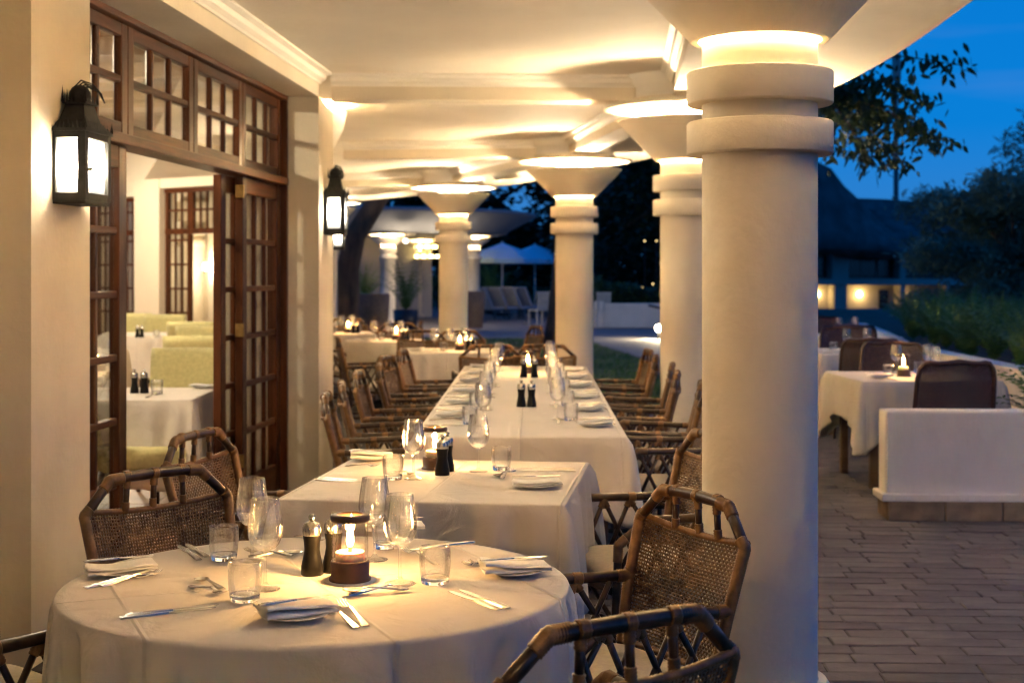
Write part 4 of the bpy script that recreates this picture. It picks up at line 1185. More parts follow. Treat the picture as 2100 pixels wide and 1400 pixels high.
# --- round table in front
G = 'things on the round table'
candle(*pxy(718, 1190), 'burning candle in a glass chimney with wooden base on the round table', 'candle lamps')
put(millT, 'pepper_mill', 'black and steel mill left of its twin on the round table', 'mill', *pxy(640, 1178), 0, 'mills on the round table')
put(millT, 'pepper_mill', 'black and steel mill right next to the candle on the round table', 'mill', *pxy(684, 1172), 0, 'mills on the round table')
for px, py, lb in ((544, 1208, 'wine glass in front of the other one on the left of the round table'), (517, 1150, 'wine glass behind its neighbour on the left of the round table'), (768, 1148, 'wine glass right behind the candle on the round table'), (820, 1196, 'wine glass just right of the candle on the round table')):
    put(wineT, 'wine_glass', lb, 'wine glass', *pxy(px, py), 0, 'wine glasses on the round table')
for px, py, lb in ((459, 1148, 'empty tumbler by the rattan chair side of the round table'), (502, 1232, 'empty tumbler nearest the front on the round table'), (792, 1124, 'tumbler hidden behind the wine glasses beside the candle'), (892, 1196, 'empty tumbler right of the candle between fork and plate')):
    put(tumT, 'tumbler', lb, 'tumbler', *pxy(px, py), rnd.random(), 'tumblers on the round table')
def bread_setting(px, py, rz, lp, ln, lk, g, seed=0, kn=True, plate=True, z=0.0):
    x, y = pxy(px, py) if py is not None else px
    if plate: put(plateT, 'side_plate', lp, 'plate', x, y, 0, 'side plates ' + g)
    n = put(napT[seed % 3], 'napkin', ln, 'napkin', x + .004, y + .004, rz, 'folded napkins ' + g, ZT_ + (.008 if plate else .0))
    if kn:
        k = put(knifeT, 'butter_knife', lk, 'knife', x + .01*math.cos(rz), y + .01*math.sin(rz), rz + .12, 'butter knives ' + g, ZT_ + (.041 if plate else .034))
        k.scale = (.9, .82, .9)
    return n
bread_setting(604, 1268, R(-62), 'white side plate at the front of the round table', 'folded napkin on the front plate of the round table', 'butter knife across the napkin at the front of the round table', 'on the round table', 0)
bread_setting(1052, 1178, R(-78), 'white side plate at the right rim of the round table', 'folded napkin on the plate at the right rim of the round table', 'butter knife across the napkin at the right rim', 'on the round table', 1)
bread_setting(243, 1178, R(-66), 'white side plate at the left rim of the round table', 'folded napkin at the left rim of the round table', 'butter knife across the napkin at the left rim', 'on the round table', 2)
bread_setting(806, 1092, R(-80), 'white side plate at the far rim of the round table', 'folded napkin at the far rim behind the wine glasses', 'butter knife across the napkin at the far rim', 'on the round table', 1)
GC = 'cutlery on the round table'
lay(knifeT, 'knife', 'outer knife of the pair lying left in front on the round table', (250, 1268), (437, 1246), GC); lay(knifeT, 'knife', 'inner knife of the pair lying left in front on the round table', (262, 1262), (443, 1241), GC)
lay(knifeT, 'knife', 'long knife near the right plate, closer to the tumbler', (1022, 1250), (922, 1213), GC); lay(knifeT, 'knife', 'long knife near the right plate, closer to the rim', (1040, 1247), (945, 1211), GC)
lay(knifeT, 'knife', 'knife at the far rim of the round table right of the glasses', (968, 1112), (826, 1129), GC)
lay(knifeT, 'knife', 'outer knife by the tumbler below the rattan chair', (408, 1148), (367, 1119), GC); lay(knifeT, 'knife', 'inner knife by the tumbler below the rattan chair', (424, 1142), (383, 1116), GC)
lay(forkT, 'fork', 'outer fork pointing away at the front of the round table', (735, 1292), (662, 1240), GC); lay(forkT, 'fork', 'inner fork pointing away at the front of the round table', (757, 1291), (694, 1233), GC)
lay(forkT, 'fork', 'outer fork at the left rim under the napkin', (172, 1207), (316, 1180), GC); lay(forkT, 'fork', 'inner fork at the left rim under the napkin', (205, 1204), (330, 1176), GC)
lay(forkT, 'fork', 'dessert fork pointing right below the candle', (712, 1222), (852, 1203), GC); lay(spoonT, 'spoon', 'dessert spoon crossing the fork below the candle', (838, 1209), (700, 1217), GC, .004)
lay(spoonT, 'spoon', 'dessert spoon left of the front tumbler', (458, 1210), (405, 1190), GC); lay(forkT, 'fork', 'dessert fork left of the front tumbler', (390, 1203), (463, 1222), GC)
lay(spoonT, 'spoon', 'dessert spoon behind the left wine glasses', (508, 1143), (622, 1136), GC); lay(forkT, 'fork', 'dessert fork behind the left wine glasses', (600, 1141), (502, 1132), GC, .003)
lay(forkT, 'fork', 'fork between the mills and the far rim', (606, 1100), (662, 1114), GC); lay(forkT, 'fork', 'fork right of the candle behind the tumbler', (898, 1160), (826, 1128), GC)
lay(forkT, 'fork', 'fork behind the plate at the right rim', (1030, 1163), (958, 1160), GC); lay(forkT, 'fork', 'outermost fork behind the plate at the right rim', (1040, 1160), (975, 1157), GC)

# --- square table
candle(*pxy(892, 962), 'burning candle lamp behind the mills on the square table', 'candle lamps')
put(millT, 'pepper_mill', 'black mill standing in front on the square table', 'mill', *pxy(907, 974), 0, 'mills on the square table'); put(millT, 'pepper_mill', 'black mill half hidden by its twin on the square table', 'mill', *pxy(917, 966), 0, 'mills on the square table')
for px, py, lb in ((848, 982, 'wine glass left of the candle on the square table'), (981, 967, 'wine glass right of the candle on the square table')): put(wineT, 'wine_glass', lb, 'wine glass', *pxy(px, py), 0, 'wine glasses on the square table')
for px, py, lb in ((806, 983, 'tumbler left of the wine glass on the square table'), (1028, 964, 'tumbler at the far side of the square table')): put(tumT, 'tumbler', lb, 'tumbler', *pxy(px, py), 0, 'tumblers on the square table')
bread_setting(760, 944, R(-85), 'side plate at the door side of the square table', 'folded napkin at the door side of the square table', 'butter knife on the napkin at the door side of the square table', 'on the square table', 0)
bread_setting(1098, 1000, R(-84), 'side plate at the column side of the square table', 'folded napkin at the column side of the square table', 'butter knife on the napkin at the column side of the square table', 'on the square table', 2)
g2 = 'cutlery on the square table'
lay(knifeT, 'knife', 'long knife on the door side of the square table', (648, 981), (735, 984), g2); lay(knifeT, 'knife', 'second long knife on the door side of the square table', (650, 985), (738, 988), g2)
lay(forkT, 'fork', 'fork beside the napkin on the door side of the square table', (708, 956), (778, 958), g2); lay(knifeT, 'knife', 'long knife at the far corner of the square table', (1178, 966), (1058, 964), g2); lay(knifeT, 'knife', 'second long knife at the far corner of the square table', (1176, 962), (1060, 961), g2)
lay(spoonT, 'spoon', 'dark reflecting spoon near the tumbler on the square table', (1055, 966), (1016, 980), g2); lay(forkT, 'fork', 'fork crossing the spoon near the tumbler on the square table', (1025, 985), (1052, 962), g2, .004)
lay(forkT, 'fork', 'fork by the plate on the column side of the square table', (1155, 995), (1072, 992), g2); lay(spoonT, 'spoon', 'spoon between candle and tumbler on the square table', (812, 968), (845, 976), g2)

# --- long table: twelve covers
for k, s in enumerate(SEATS):
    for side, sd in (('door', -1), ('column', 1)):
        w = f'{nth[k]} setting from the front, {side} side of long table'
        off = sd*(LTW/2 - .13)
        x, y = lt(s - sd*.20, off); rz = lta + R(90)
        ss = s - sd*.20
        bread_setting((x, y), None, rz + R(rnd.uniform(-6, 6)), 'side plate of the ' + w, 'folded napkin of the ' + w, 'butter knife of the ' + w, 'on the long table', k, kn=(k < 4))
        gg = 'cutlery on the long table'
        for T, nm, ds, dd in ((knifeT, 'knife', .14*sd, 0), (forkT, 'fork', -.09*sd, 0)):
            x, y = lt(s + ds, off + .01*sd); put(T, nm, f'{nm} of the {w}', nm, x, y, lta + R(90)*(sd), gg)
        if k < 4:
            x, y = lt(s + .03*sd, sd*(LTW/2 - .30)); put(spoonT, 'spoon', f'spoon of the {w}', 'spoon', x, y, lta, gg)
        x, y = lt(s + .17*sd + rnd.uniform(-.02, .02), sd*(LTW/2 - .30 + rnd.uniform(-.015, .015))); put(wineT, 'wine_glass', 'wine glass of the ' + w, 'wine glass', x, y, 0, 'wine glasses on the long table')
        x, y = lt(s + .09*sd, sd*(LTW/2 - .235)); put(tumT, 'tumbler', 'tumbler of the ' + w, 'tumbler', x, y, 0, 'tumblers on the long table')
for px, py, lb in ((1069, 834, 'tall black mill standing in front on the long table, left one'), (1090, 834, 'tall black mill standing in front on the long table, right one'), (1074, 774, 'black mill left of the candle at the far end of the long table'), (1096, 774, 'black mill right of the candle at the far end of the long table')):
    put(millT, 'pepper_mill', lb, 'mill', *pxy(px, py), 0, 'mills on the long table')
candle(*pxy(1083, 766), 'burning candle at the far end of the long table', 'candle lamps')

# --- back tables, terrace tables, dining room tables
def loose(c, items):
    for T, nm, cat, dx, dy, lb, gp in items: put(T, nm, lb, cat, c[0]+dx, c[1]+dy, rnd.random()*3, gp)
bt = ['first back table', 'round back table', 'farthest veranda table']
for i, (sh, c, rz, *_ ) in enumerate(BACK):
    e = .30 if i != 1 else .24
    items = [(wineT, 'wine_glass', 'wine glass', -.12*1, -.05, f'left wine glass on the {bt[i]}', 'wine glasses on the back tables'), (wineT, 'wine_glass', 'wine glass', .16, .10, f'right wine glass on the {bt[i]}', 'wine glasses on the back tables'),
             (wineT, 'wine_glass', 'wine glass', .02, .18, f'wine glass at the far side of the {bt[i]}', 'wine glasses on the back tables'), (tumT, 'tumbler', 'tumbler', -.03, -.14, f'tumbler in front on the {bt[i]}', 'tumblers on the back tables'), (tumT, 'tumbler', 'tumbler', .25, .0, f'tumbler at the right on the {bt[i]}', 'tumblers on the back tables')]
    loose(c, items)
    put(napT[i], 'napkin', f'folded napkin on the {bt[i]}', 'napkin', c[0]-e, c[1]-.12, R(80), 'folded napkins on the back tables')
    put(millT, 'pepper_mill', f'black mill on the {bt[i]}', 'mill', c[0]+.20, c[1]-.09, 0, 'mills on the back tables'); put(millT, 'pepper_mill', f'second black mill on the {bt[i]}', 'mill', c[0]+.245, c[1]-.05, 0, 'mills on the back tables')
    candle(c[0]+.12, c[1]-.02, f'burning candle on the {bt[i]}', 'candle lamps')
c = RTAB[0][0]
candle(*pxy(1853, 772), 'burning candle on the terrace table behind the low wall', 'candle lamps', 1.4)
for px, py, T, nm, cat, lb in ((1822, 772, tumT, 'tumbler', 'tumbler', 'tumbler left of the terrace candle'), (1838, 765, wineT, 'wine_glass', 'wine glass', 'wine glass left behind the terrace candle'), (1903, 764, wineT, 'wine_glass', 'wine glass', 'wine glass right of the terrace candle'), (1917, 770, wineT, 'wine_glass', 'wine glass', 'wine glass above the wicker chair on the terrace'), (1884, 765, tumT, 'tumbler', 'tumbler', 'tumbler beside the terrace candle')):
    put(T, nm, lb, cat, *pxy(px, py), 0, cat + 'es on the terrace tables')
bread_setting(1804, 776, R(95), 'side plate on the candle-lit terrace table', 'folded napkin on the candle-lit terrace table', 'butter knife on the candle-lit terrace table', 'on the terrace table', 1)
lay(forkT, 'fork', 'fork on the candle-lit terrace table', (1840, 779), (1790, 777), 'terrace cutlery')
for i, nm in ((1, 'middle'), (2, 'farthest')):
    c = RTAB[i][0]
    loose(c, [(wineT, 'wine_glass', 'wine glass', -.1, .05, f'left wine glass on the {nm} terrace table', 'terrace wine glasses'), (wineT, 'wine_glass', 'wine glass', .12, .15, f'right wine glass on the {nm} terrace table', 'terrace wine glasses'), (tumT, 'tumbler', 'tumbler', .22, -.05, f'tumbler on the {nm} terrace table', 'terrace tumblers'), (tumT, 'tumbler', 'tumbler', -.25, -.05, f'second tumbler on the {nm} terrace table', 'terrace tumblers')])
    put(napT[i], 'napkin', f'folded napkin on the {nm} terrace table', 'napkin', c[0]-.3, c[1]-.2, R(80), 'folded napkins on the terrace')
gi = 'things on the dining room tables'
for px, py, lb in ((276, 806, 'black mill at the left on the table just inside the doors'), (296, 806, 'black mill at the right on the table just inside the doors'), (282, 692, 'black mill at the left on the far dining room table'), (291, 692, 'black mill at the right on the far dining room table')):
    put(millT, 'pepper_mill', lb, 'mill', *pxy(px, py), 0, 'dining room mills')
put(tumT, 'tumbler', 'tumbler on the table just inside the doors', 'tumbler', *pxy(322, 808), 0, gi); put(tumT, 'tumbler', 'tumbler on the far dining room table', 'tumbler', *pxy(321, 692), 0, gi)
bread_setting(416, 796, R(80), 'side plate on the table just inside the doors', 'crumpled napkin on the plate just inside the doors', 'knife', 'on the dining room table', 2, kn=False)
lay(forkT, 'fork', 'fork on the table just inside the doors', (292, 818), (332, 808), gi)
# ------------------------------------------------------------------ low white walls with stone footing, planting
WPAINT = pm('white_wall_paint', (.74, .68, .59), .8, .05, 3, .4, 60, dist=.003)
wear(WPAINT, 3, .78, 1.8)
STONE = pm('sandstone_block', (.24, .165, .10), .85, .3, 9, .6, 30, rand=.22, dist=.006)
def low_wall(path, h, th, label, stone_h=.146, step=.34, stones=True):
    """a plastered low wall along a plan path, set back on a course of stone blocks"""
    t = thing('low_wall', label, 'wall', (path[0][0], path[0][1], 0), 0, 'low white garden walls')
    o = Vector(path[0])
    for i in range(len(path)-1):
        a, b = Vector(path[i]) - o, Vector(path[i+1]) - o; d = (b-a).normalized(); L = (b-a).length
        M = Matrix.Translation((a.x, a.y, 0)) @ Matrix.Rotation(math.atan2(d.y, d.x), 4, 'Z')
        MB().bevbox((-.0, .05, stone_h), (L, .05+th, h), .012, M).build('wall_face', WPAINT, t)
        MB().bevbox((-.03, .012, stone_h-.03), (L, .045+th+.04, stone_h+.012), .006, M).build('ledge', WPAINT, t)
        if not stones: continue
        n = max(1, round(L/step)); w = L/n
        me = [MB().bevbox((.003, -.0, 0), (w-.003, .05+th+.05, stone_h-.032), .006).mesh('stone', STONE) for _ in (0,)]
        for k in range(n):
            s = obj('stone', me[0], t); s.matrix_local = M @ Matrix.Translation((k*w, (rnd.random()-.5)*.012, 0))
    return t
low_wall([(2.26, 8.56), (4.66, 8.46)], .655, .20, 'low white wall on stone blocks in front of the wicker chair')
low_wall([(4.55, 8.75), (4.62, 12.2), (4.75, 16.6), (4.9, 17.1)], .66, .2, 'low white planter wall along the far side of the terrace tables', step=.5, stones=False)
low_wall([(4.86, 17.2), (5.4, 20.2), (5.9, 23.5)], .665, .2, 'low white wall bending away behind the farthest terrace table', step=.6, stones=False)
FERN = [pm('fern_green_bright', (.13, .24, .06), .6, .3, 2, rand=.2, trans=.3), pm('fern_green_dark', (.075, .15, .04), .6, .3, 2, rand=.2, trans=.3)]
def fern_mesh(seed, h=.55, nf=34, spread=.42):
    q = random.Random(seed); mb = MB()
    for f in range(nf):
        a = q.random()*6.28; lean = q.uniform(.15, 1.0); L = h*q.uniform(.7, 1.25); seg = 11
        pts = []
        for i in range(seg+1):
            t = i/seg; r = lean*spread*(t*.6 + .6*t*t); z = L*(t - .42*lean*t*t*t)
            pts.append(Vector((math.cos(a)*r, math.sin(a)*r, z)))
        sd = Vector((-math.sin(a), math.cos(a), 0))
        for i in range(1, seg+1):
            p, d = pts[i], (pts[i]-pts[i-1]).normalized(); w = .055*math.sin(min(1, (1.05-i/seg)*1.6)*1.5)*(h/.55)
            for s_ in (-1, 1):
                b = p + sd*s_*w + d*w*.55 + Vector((0, 0, (q.random()-.5)*.02 - .012))
                mb.add([p - d*.012, p + d*.012, b + d*.004], [(0, 1, 2)])
            mb.add([pts[i-1] - sd*.002, pts[i-1] + sd*.002, p + sd*.0015, p - sd*.0015], [(0, 1, 2, 3)])
    return mb
ferns = [[fern_mesh(s, .55, 36).mesh('fronds', FERN[k]) for s in (1+k*5, 2+k*5, 3+k*5)] for k in (0, 1)]
soil_b = [(4.8, 8.9), (4.86, 12.2), (5.0, 16.6), (5.12, 17.2), (5.65, 20.2), (6.15, 23.6), (13, 23.6), (13, 8.9)]
flat('planting_bed', soil_b, .52, SOIL, .5, kind='structure')
q = random.Random(8); nfern = 0
where = ['beside the low wall', 'in the bed beyond the terrace tables', 'at the back of the planting bed']
spots = []
for y in [9.3, 9.6, 10.1, 10.6, 11.1, 11.7, 12.3, 13, 13.7, 14.4, 15.1, 15.8, 16.4, 17.0, 17.7, 18.4, 19.1, 19.8, 20.6, 21.4, 22.2, 23]:
    base = 4.95 + max(0, (y-9)*.03) + max(0, (y-17)*.15)
    for k in range(4):
        spots.append((base + .15 + k*.5 + q.uniform(-.15, .15), y + q.uniform(-.2, .2)))
spots = [(x, y) for x, y in spots if 1640 < CX + x/y*F < 2330]
spots.sort(key=lambda p: p[1])
bed = [MB(), MB()]
for i, (x, y) in enumerate(spots):
    k = 0 if q.random() < .65 else 1; me = ferns[k][i % 3]; a = q.random()*6.28; s_ = q.uniform(.9, 1.45)
    M = Matrix.Translation((x, y, .5)) @ Matrix.Rotation(a, 4, 'Z') @ Matrix.Scale(s_, 4)
    bed[k].add([M @ v.co for v in me.vertices], [tuple(p.vertices) for p in me.polygons])
fb = thing('fern_bed', 'dense bed of arching green ferns beyond the terrace tables', 'ferns', (0, 0, 0), kind='stuff')
for k in (0, 1): bed[k].build('fronds', FERN[k], fb, kind='stuff')
# one fern growing by the low wall at the picture edge
for j, (x, y) in enumerate(((3.66, 9.62), (3.95, 9.25))):
    t = thing('fern_pot', ('potted fern spilling towards the candle table at the picture edge', 'potted fern standing close behind the low wall at the picture edge')[j], 'plant', (x, y, 0), 1.3*j, 'potted ferns')
    MB().lathe([(.0, 0), (.13, 0), (.19, .36), (.20, .38), (.17, .38), (.16, .33), (0, .33)], 20).build('pot', pm('dark_pot', (.03, .035, .04), .5, .2, 10), t)
    for k in range(2):
        f = obj('fronds', ferns[0][j+k], t, (0, 0, .33), k*1.1); f.scale = (1.25, 1.25, 1.15)

# ------------------------------------------------------------------ trees
BARK = pm('tree_bark', (.075, .048, .030), .9, .4, 7, .9, 22, stretch=(1, 1, .25), dist=.02)
LEAFD = pm('dark_leaves', (.018, .034, .012), .55, .4, 1.5, rand=.15, trans=.3)
LEAFB = pm('blue_green_leaves', (.11, .19, .14), .6, .4, 1.5, rand=.1, trans=.3)
LEAFN = pm('near_branch_leaves', (.030, .050, .012), .5, .4, 4, rand=.1, trans=.35)
def leaf_cloud(seed, blobs, count, size, flatten=1.0, hang=.0, thin=.30):
    """small leaf faces gathered in uneven clumps through the crown"""
    q = random.Random(seed); mb = MB(); vs, fs = mb.v, mb.f
    tot = sum(b[3]**2 for b in blobs)
    for cx, cy, cz, r in blobs:
        n = int(count*r*r/tot); k = max(3, n//26)
        cl = []
        for _ in range(k):
            while True:
                p = Vector((q.uniform(-1, 1), q.uniform(-1, 1), q.uniform(-1, 1)))
                if .25 < p.length < 1: break
            p = p.normalized()*(p.length**.45)
            cl.append(Vector((cx + p.x*r, cy + p.y*r, cz + p.z*r*flatten)))
        for i in range(n):
            c = cl[i % k]; s = r*.17
            p = c + Vector((q.gauss(0, s), q.gauss(0, s), q.gauss(0, s*.7)))
            a = q.random()*6.28; el = q.uniform(-.9, .5) - hang; L = size*q.uniform(.6, 1.3)
            d = Vector((math.cos(a)*math.cos(el), math.sin(a)*math.cos(el), math.sin(el)))
            sd = d.cross(Vector((q.uniform(-.5, .5), q.uniform(-.5, .5), 1))).normalized()*L*thin
            o = len(vs)
            vs += [tuple(p), tuple(p + d*L*.5 + sd), tuple(p + d*L), tuple(p + d*L*.5 - sd)]
            fs.append((o, o+1, o+2, o+3)); mb.smooth.append(False)
    return mb
def tree(name, label, base, trunk, limbs, blobs, count, size, mat, group, seed, hang=0.0, thin=.30):
    t = thing(name, label, 'tree', base, 0, group)
    mb = MB(); mb.tube([p for p, r in trunk], [r for p, r in trunk], 12); mb.build('trunk', BARK, t)
    for l in limbs:
        mb = MB(); mb.tube([p for p, r in l], [r for p, r in l], 7); mb.build('limb', BARK, t)
    leaf_cloud(seed, blobs, count, size, .85 if thin > .2 else .55, hang, thin).build('crown', mat, t)
    return t
def big_tree(i, label, x, y, h, r, mat=LEAFD, count=9000, size=.30, base_z=0.0, tr=.22, low=.35):
    q = random.Random(100+i); th = h*.45
    trunk = [((0, 0, -.1), tr*1.35), ((q.uniform(-.1, .1), 0, th*.3), tr), ((q.uniform(-.3, .3), 0, th*.7), tr*.85), ((q.uniform(-.3, .3), q.uniform(-.2, .2), th), tr*.7)]
    top = trunk[-1][0]; limbs, blobs = [], []
    fe = mat is LEAFB
    for k in range(20 if fe else 9):
        a = k*2.4 + q.random(); rr = r*q.uniform(.3, .95 if mat is LEAFB else .75); z = h*(low + (1-low)*q.random()*.85)
        e = (math.cos(a)*rr, math.sin(a)*rr, z)
        limbs.append([(top, tr*.5), (lerp(top, e, .5), tr*.3), (e, tr*.1)])
        blobs.append((*e, r*(q.uniform(.18, .36) if fe else q.uniform(.34, .52))))
    blobs.append((0, 0, h*.82, r*(.3 if fe else .5)))
    return tree('tree', label, (x, y, base_z), trunk, limbs, blobs, count, size*(1.35 if fe else 1), mat, 'trees of the garden', 200+i, -.3 if fe else 0, .12 if fe else .30)
big_tree(0, 'dark leafy tree filling the gap between the slim column and the hidden one', 6.4, 55, 10.5, 4.6, count=15000, size=.34, low=.14)
big_tree(1, 'dark tree behind the pool umbrellas', -1.0, 68, 11, 6, count=14000, size=.45, low=.10)
big_tree(2, 'tall dark tree beyond the white wall with the steps', 6.9, 61, 11, 5.0, count=14000, size=.40, low=.18)
big_tree(3, 'dark tree behind the round pavilion roof', -7.5, 62, 10.5, 5.6, count=12000, size=.40, low=.2)
big_tree(4, 'distant dark tree on the far side of the pool garden', -15.5, 66, 11, 6, count=9000, size=.45, low=.2)
big_tree(9, 'dark tree low behind the hedge and the lamp-lit steps', 3.9, 66, 7.5, 5.5, count=12000, size=.42, low=.05, base_z=-.2)
# right: broad blue-green tree and the taller one behind it
big_tree(5, 'broad blue-green feathery tree at the right picture edge', 11.1, 31.5, 4.0, 2.3, LEAFB, 26000, .17, -.05, .14, .06)
big_tree(6, 'taller feathery tree whose tips reach in at the upper right', 16.6, 37.0, 8.0, 3.2, LEAFB, 14000, .22, -.05, .18, .45)
big_tree(7, 'blue-green bushy tree next to the thatched house', 13.6, 40.0, 4.2, 2.4, LEAFB, 14000, .22, -.05, .14, .05)
# trunks standing on the lawn in front of the pool
tA = tree('tree', 'bare leaning trunk rising beside the slim column', (.86, 29.5, -.03), [((0, 0, -.05), .24), ((.02, 0, .5), .17), ((.12, 0, 1.6), .145), ((.28, 0, 2.7), .13), ((.6, .1, 4.6), .11)], [[((.5, .1, 4.0), .08), ((-1.0, .3, 6.0), .05)], [((.6, .1, 4.6), .1), ((1.8, .4, 6.5), .05)]], [(-1.0, .3, 5.6, 1.3), (1.6, .4, 6.0, 1.5), (.3, 0, 6.6, 1.5), (2.6, .2, 4.9, 1.1), (-2.2, 0, 5.0, 1.0)], 9000, .24, LEAFD, 'trees of the garden', 31, .3)
tB = tree('tree', 'thick dark trunk curving right behind the wall lanterns', (-3.45, 29.6, -.03), [((-.05, 0, -.05), .40), ((0, 0, .5), .30), ((.03, 0, 1.6), .245), ((.18, 0, 2.3), .225), ((.75, 0, 3.2), .20), ((1.3, .1, 4.6), .16)], [[((1.0, 0, 3.8), .1), ((-1.2, .3, 5.6), .06)], [((1.3, .1, 4.6), .12), ((2.8, .3, 6.2), .05)]], [(-1.2, .3, 5.8, 1.5), (2.6, .3, 6.2, 1.6), (.8, 0, 6.9, 1.7)], 6000, .28, LEAFD, 'trees of the garden', 32, .2)
# overhanging branch of a near tree, its trunk behind the large column
bt_ = thing('tree', 'near tree whose leafy branch hangs below the roof edge against the sky', 'tree', (2.72, 15.8, 0), 0, 'trees of the garden')
MB().tube([(0, 0, -.1), (-.02, 0, 1.2), (.05, 0, 2.4), (.0, .1, 4.2), (.2, .2, 5.6)], [.19, .15, .13, .11, .08], 12).build('trunk', BARK, bt_)
q = random.Random(77); twigs = MB(); lf = MB()
def leafy(path, n, L=.13, spread=.10):
    pts = [Vector(p) for p in path]
    twigs.tube(pts, [.012*(1 - .75*i/(len(pts)-1)) + .002 for i in range(len(pts))], 5)
    for i in range(n):
        t = q.random()**.75*(len(pts)-1); k = min(int(t), len(pts)-2); p = pts[k].lerp(pts[k+1], t-k)
        p = p + Vector((q.gauss(0, spread), q.gauss(0, spread), q.gauss(0, spread*.8)))
        a = q.random()*6.28; el = q.uniform(-1.35, -.2)
        d = Vector((math.cos(a)*math.cos(el), math.sin(a)*math.cos(el)*.8, math.sin(el))); l = L*q.uniform(.6, 1.25)
        sd = d.cross(Vector((q.uniform(-1, 1), q.uniform(-1, 1), q.uniform(-.3, 1)))).normalized()*l*.20
        up = Vector((0, 0, l*.05))
        lf.add([p, p + d*l*.35 + sd, p + d*l*.7 + sd*.8, p + d*l - up, p + d*l*.7 - sd*.8, p + d*l*.35 - sd], [(0, 1, 2, 3), (0, 3, 4, 5)])
root = Vector((.1, .1, 4.0))
def tp(px, py, y): v = PD(px, py, y); return v - Vector((2.72, 15.8, 0))
for (mid, end, n) in (((1740, 120), (1975, 135), 62), ((1740, 160), (1905, 205), 130), ((1720, 190), (1940, 300), 130), ((1700, 200), (1850, 335), 170), ((1690, 190), (1790, 340), 130), ((1690, 200), (1705, 315), 110), ((1680, 170), (1820, 250), 150), ((1700, 180), (1890, 275), 130)):
    y = 15.4 + q.uniform(-.6, .4)
    m_, e_ = tp(*mid, y), tp(*end, y - .1)
    leafy([m_ + Vector((-.3, .2, .15)), m_, m_.lerp(e_, .5) + Vector((0, 0, .06)), e_], int(n*2.1), .125, .095)
    twigs.tube([root, root.lerp(m_, .6) + Vector((0, 0, .15)), m_ + Vector((-.3, .2, .15))], [.05, .03, .014], 6)
twigs.build('limb', BARK, bt_); lf.build('crown', LEAFN, bt_)
leaf_cloud(91, [(-.8, .6, 5.8, .8), (.2, .4, 6.4, .9), (-.4, .9, 6.9, 1.0)], 2600, .17, .8, .2).build('crown', LEAFN, bt_)

# ------------------------------------------------------------------ hedges, far walls, steps, path lamp
HEDGE = pm('hedge_leaves', (.030, .072, .020), .6, .4, 1.2, trans=.3)
def hedge(label, x0, x1, y, z0, h, d, n, size=.10):
    q = random.Random(int(x0*10)+n); mb = MB()
    t = thing('hedge', label, 'hedge', ((x0+x1)/2, y, z0))
    for i in range(n):
        x = q.uniform(x0, x1) - (x0+x1)/2; zz = h*(q.random()**.6)*(1 + .18*math.sin(x*2.3) + .1*math.sin(x*5.1)); yy = q.uniform(-d, d)*.5
        a = q.random()*6.28; el = q.uniform(-.6, .9); L = size*q.uniform(.6, 1.3)
        dv = Vector((math.cos(a)*math.cos(el), math.sin(a)*math.cos(el), math.sin(el)))*L; sd = dv.cross(Vector((q.random()-.5, q.random()-.5, 1))).normalized()*L*.3
        p = Vector((x, yy, zz)); mb.add([p, p+dv*.5+sd, p+dv, p+dv*.5-sd], [(0, 1, 2, 3)])
    mb.build('leaves', HEDGE, t)
    st = MB()
    for k in range(int((x1-x0)/.6)): st.tube([(x0-(x0+x1)/2 + .3 + .6*k, 0, -.05), (x0-(x0+x1)/2 + .35 + .6*k, .05, h*.7)], .02, 5)
    st.build('stems', BARK, t)
fw = thing('garden_wall', 'low white garden wall beside the steps beyond the lawn', 'wall', (2.5, 38.8, 0))
MB().bevbox((0, 0, 0), (3.6, .3, .665), .02).build('wall_face', WPAINT, fw)
MB().bevbox((-.25, -.1, 0), (-.01, .35, .72), .02).build('end_post', WPAINT, fw)
hedge('dark green hedge on top of the white garden wall', 2.3, 6.2, 40.0, .45, .78, 1.4, 5200, .13)
hedge('dark hedge behind the pool loungers', -4.0, 2.2, 58.5, -.05, 1.1, 1.4, 3200, .2)
hr = thing('handrail', 'dark iron handrail sloping down at the white garden wall', 'handrail', (4.0, 38.55, 0))
MB().tube([(-.3, 0, .62), (.25, 0, .48), (.8, -.05, .35)], .03, 7).build('rail', IRON, hr); MB().tube([(.05, 0, 0), (.05, 0, .53)], .02, 6).build('post', IRON, hr)
pl = thing('path_lamp', 'small glowing lamp low at the steps beside the hidden column', 'lamp', (3.36, 32.6, 0))
MB().tube([(0, 0, -.02), (0, 0, .16)], .025, 8).build('post', IRON, pl); MB().lathe([(0, .15), (.06, .17), (.075, .23), (.06, .29), (0, .31)], 14).build('globe', glow('path_lamp_glass', (1, .86, .6), 14), pl)
lamp('path_light', (0, -.12, .3), 22, (1, .78, .45), .06, parent=pl)

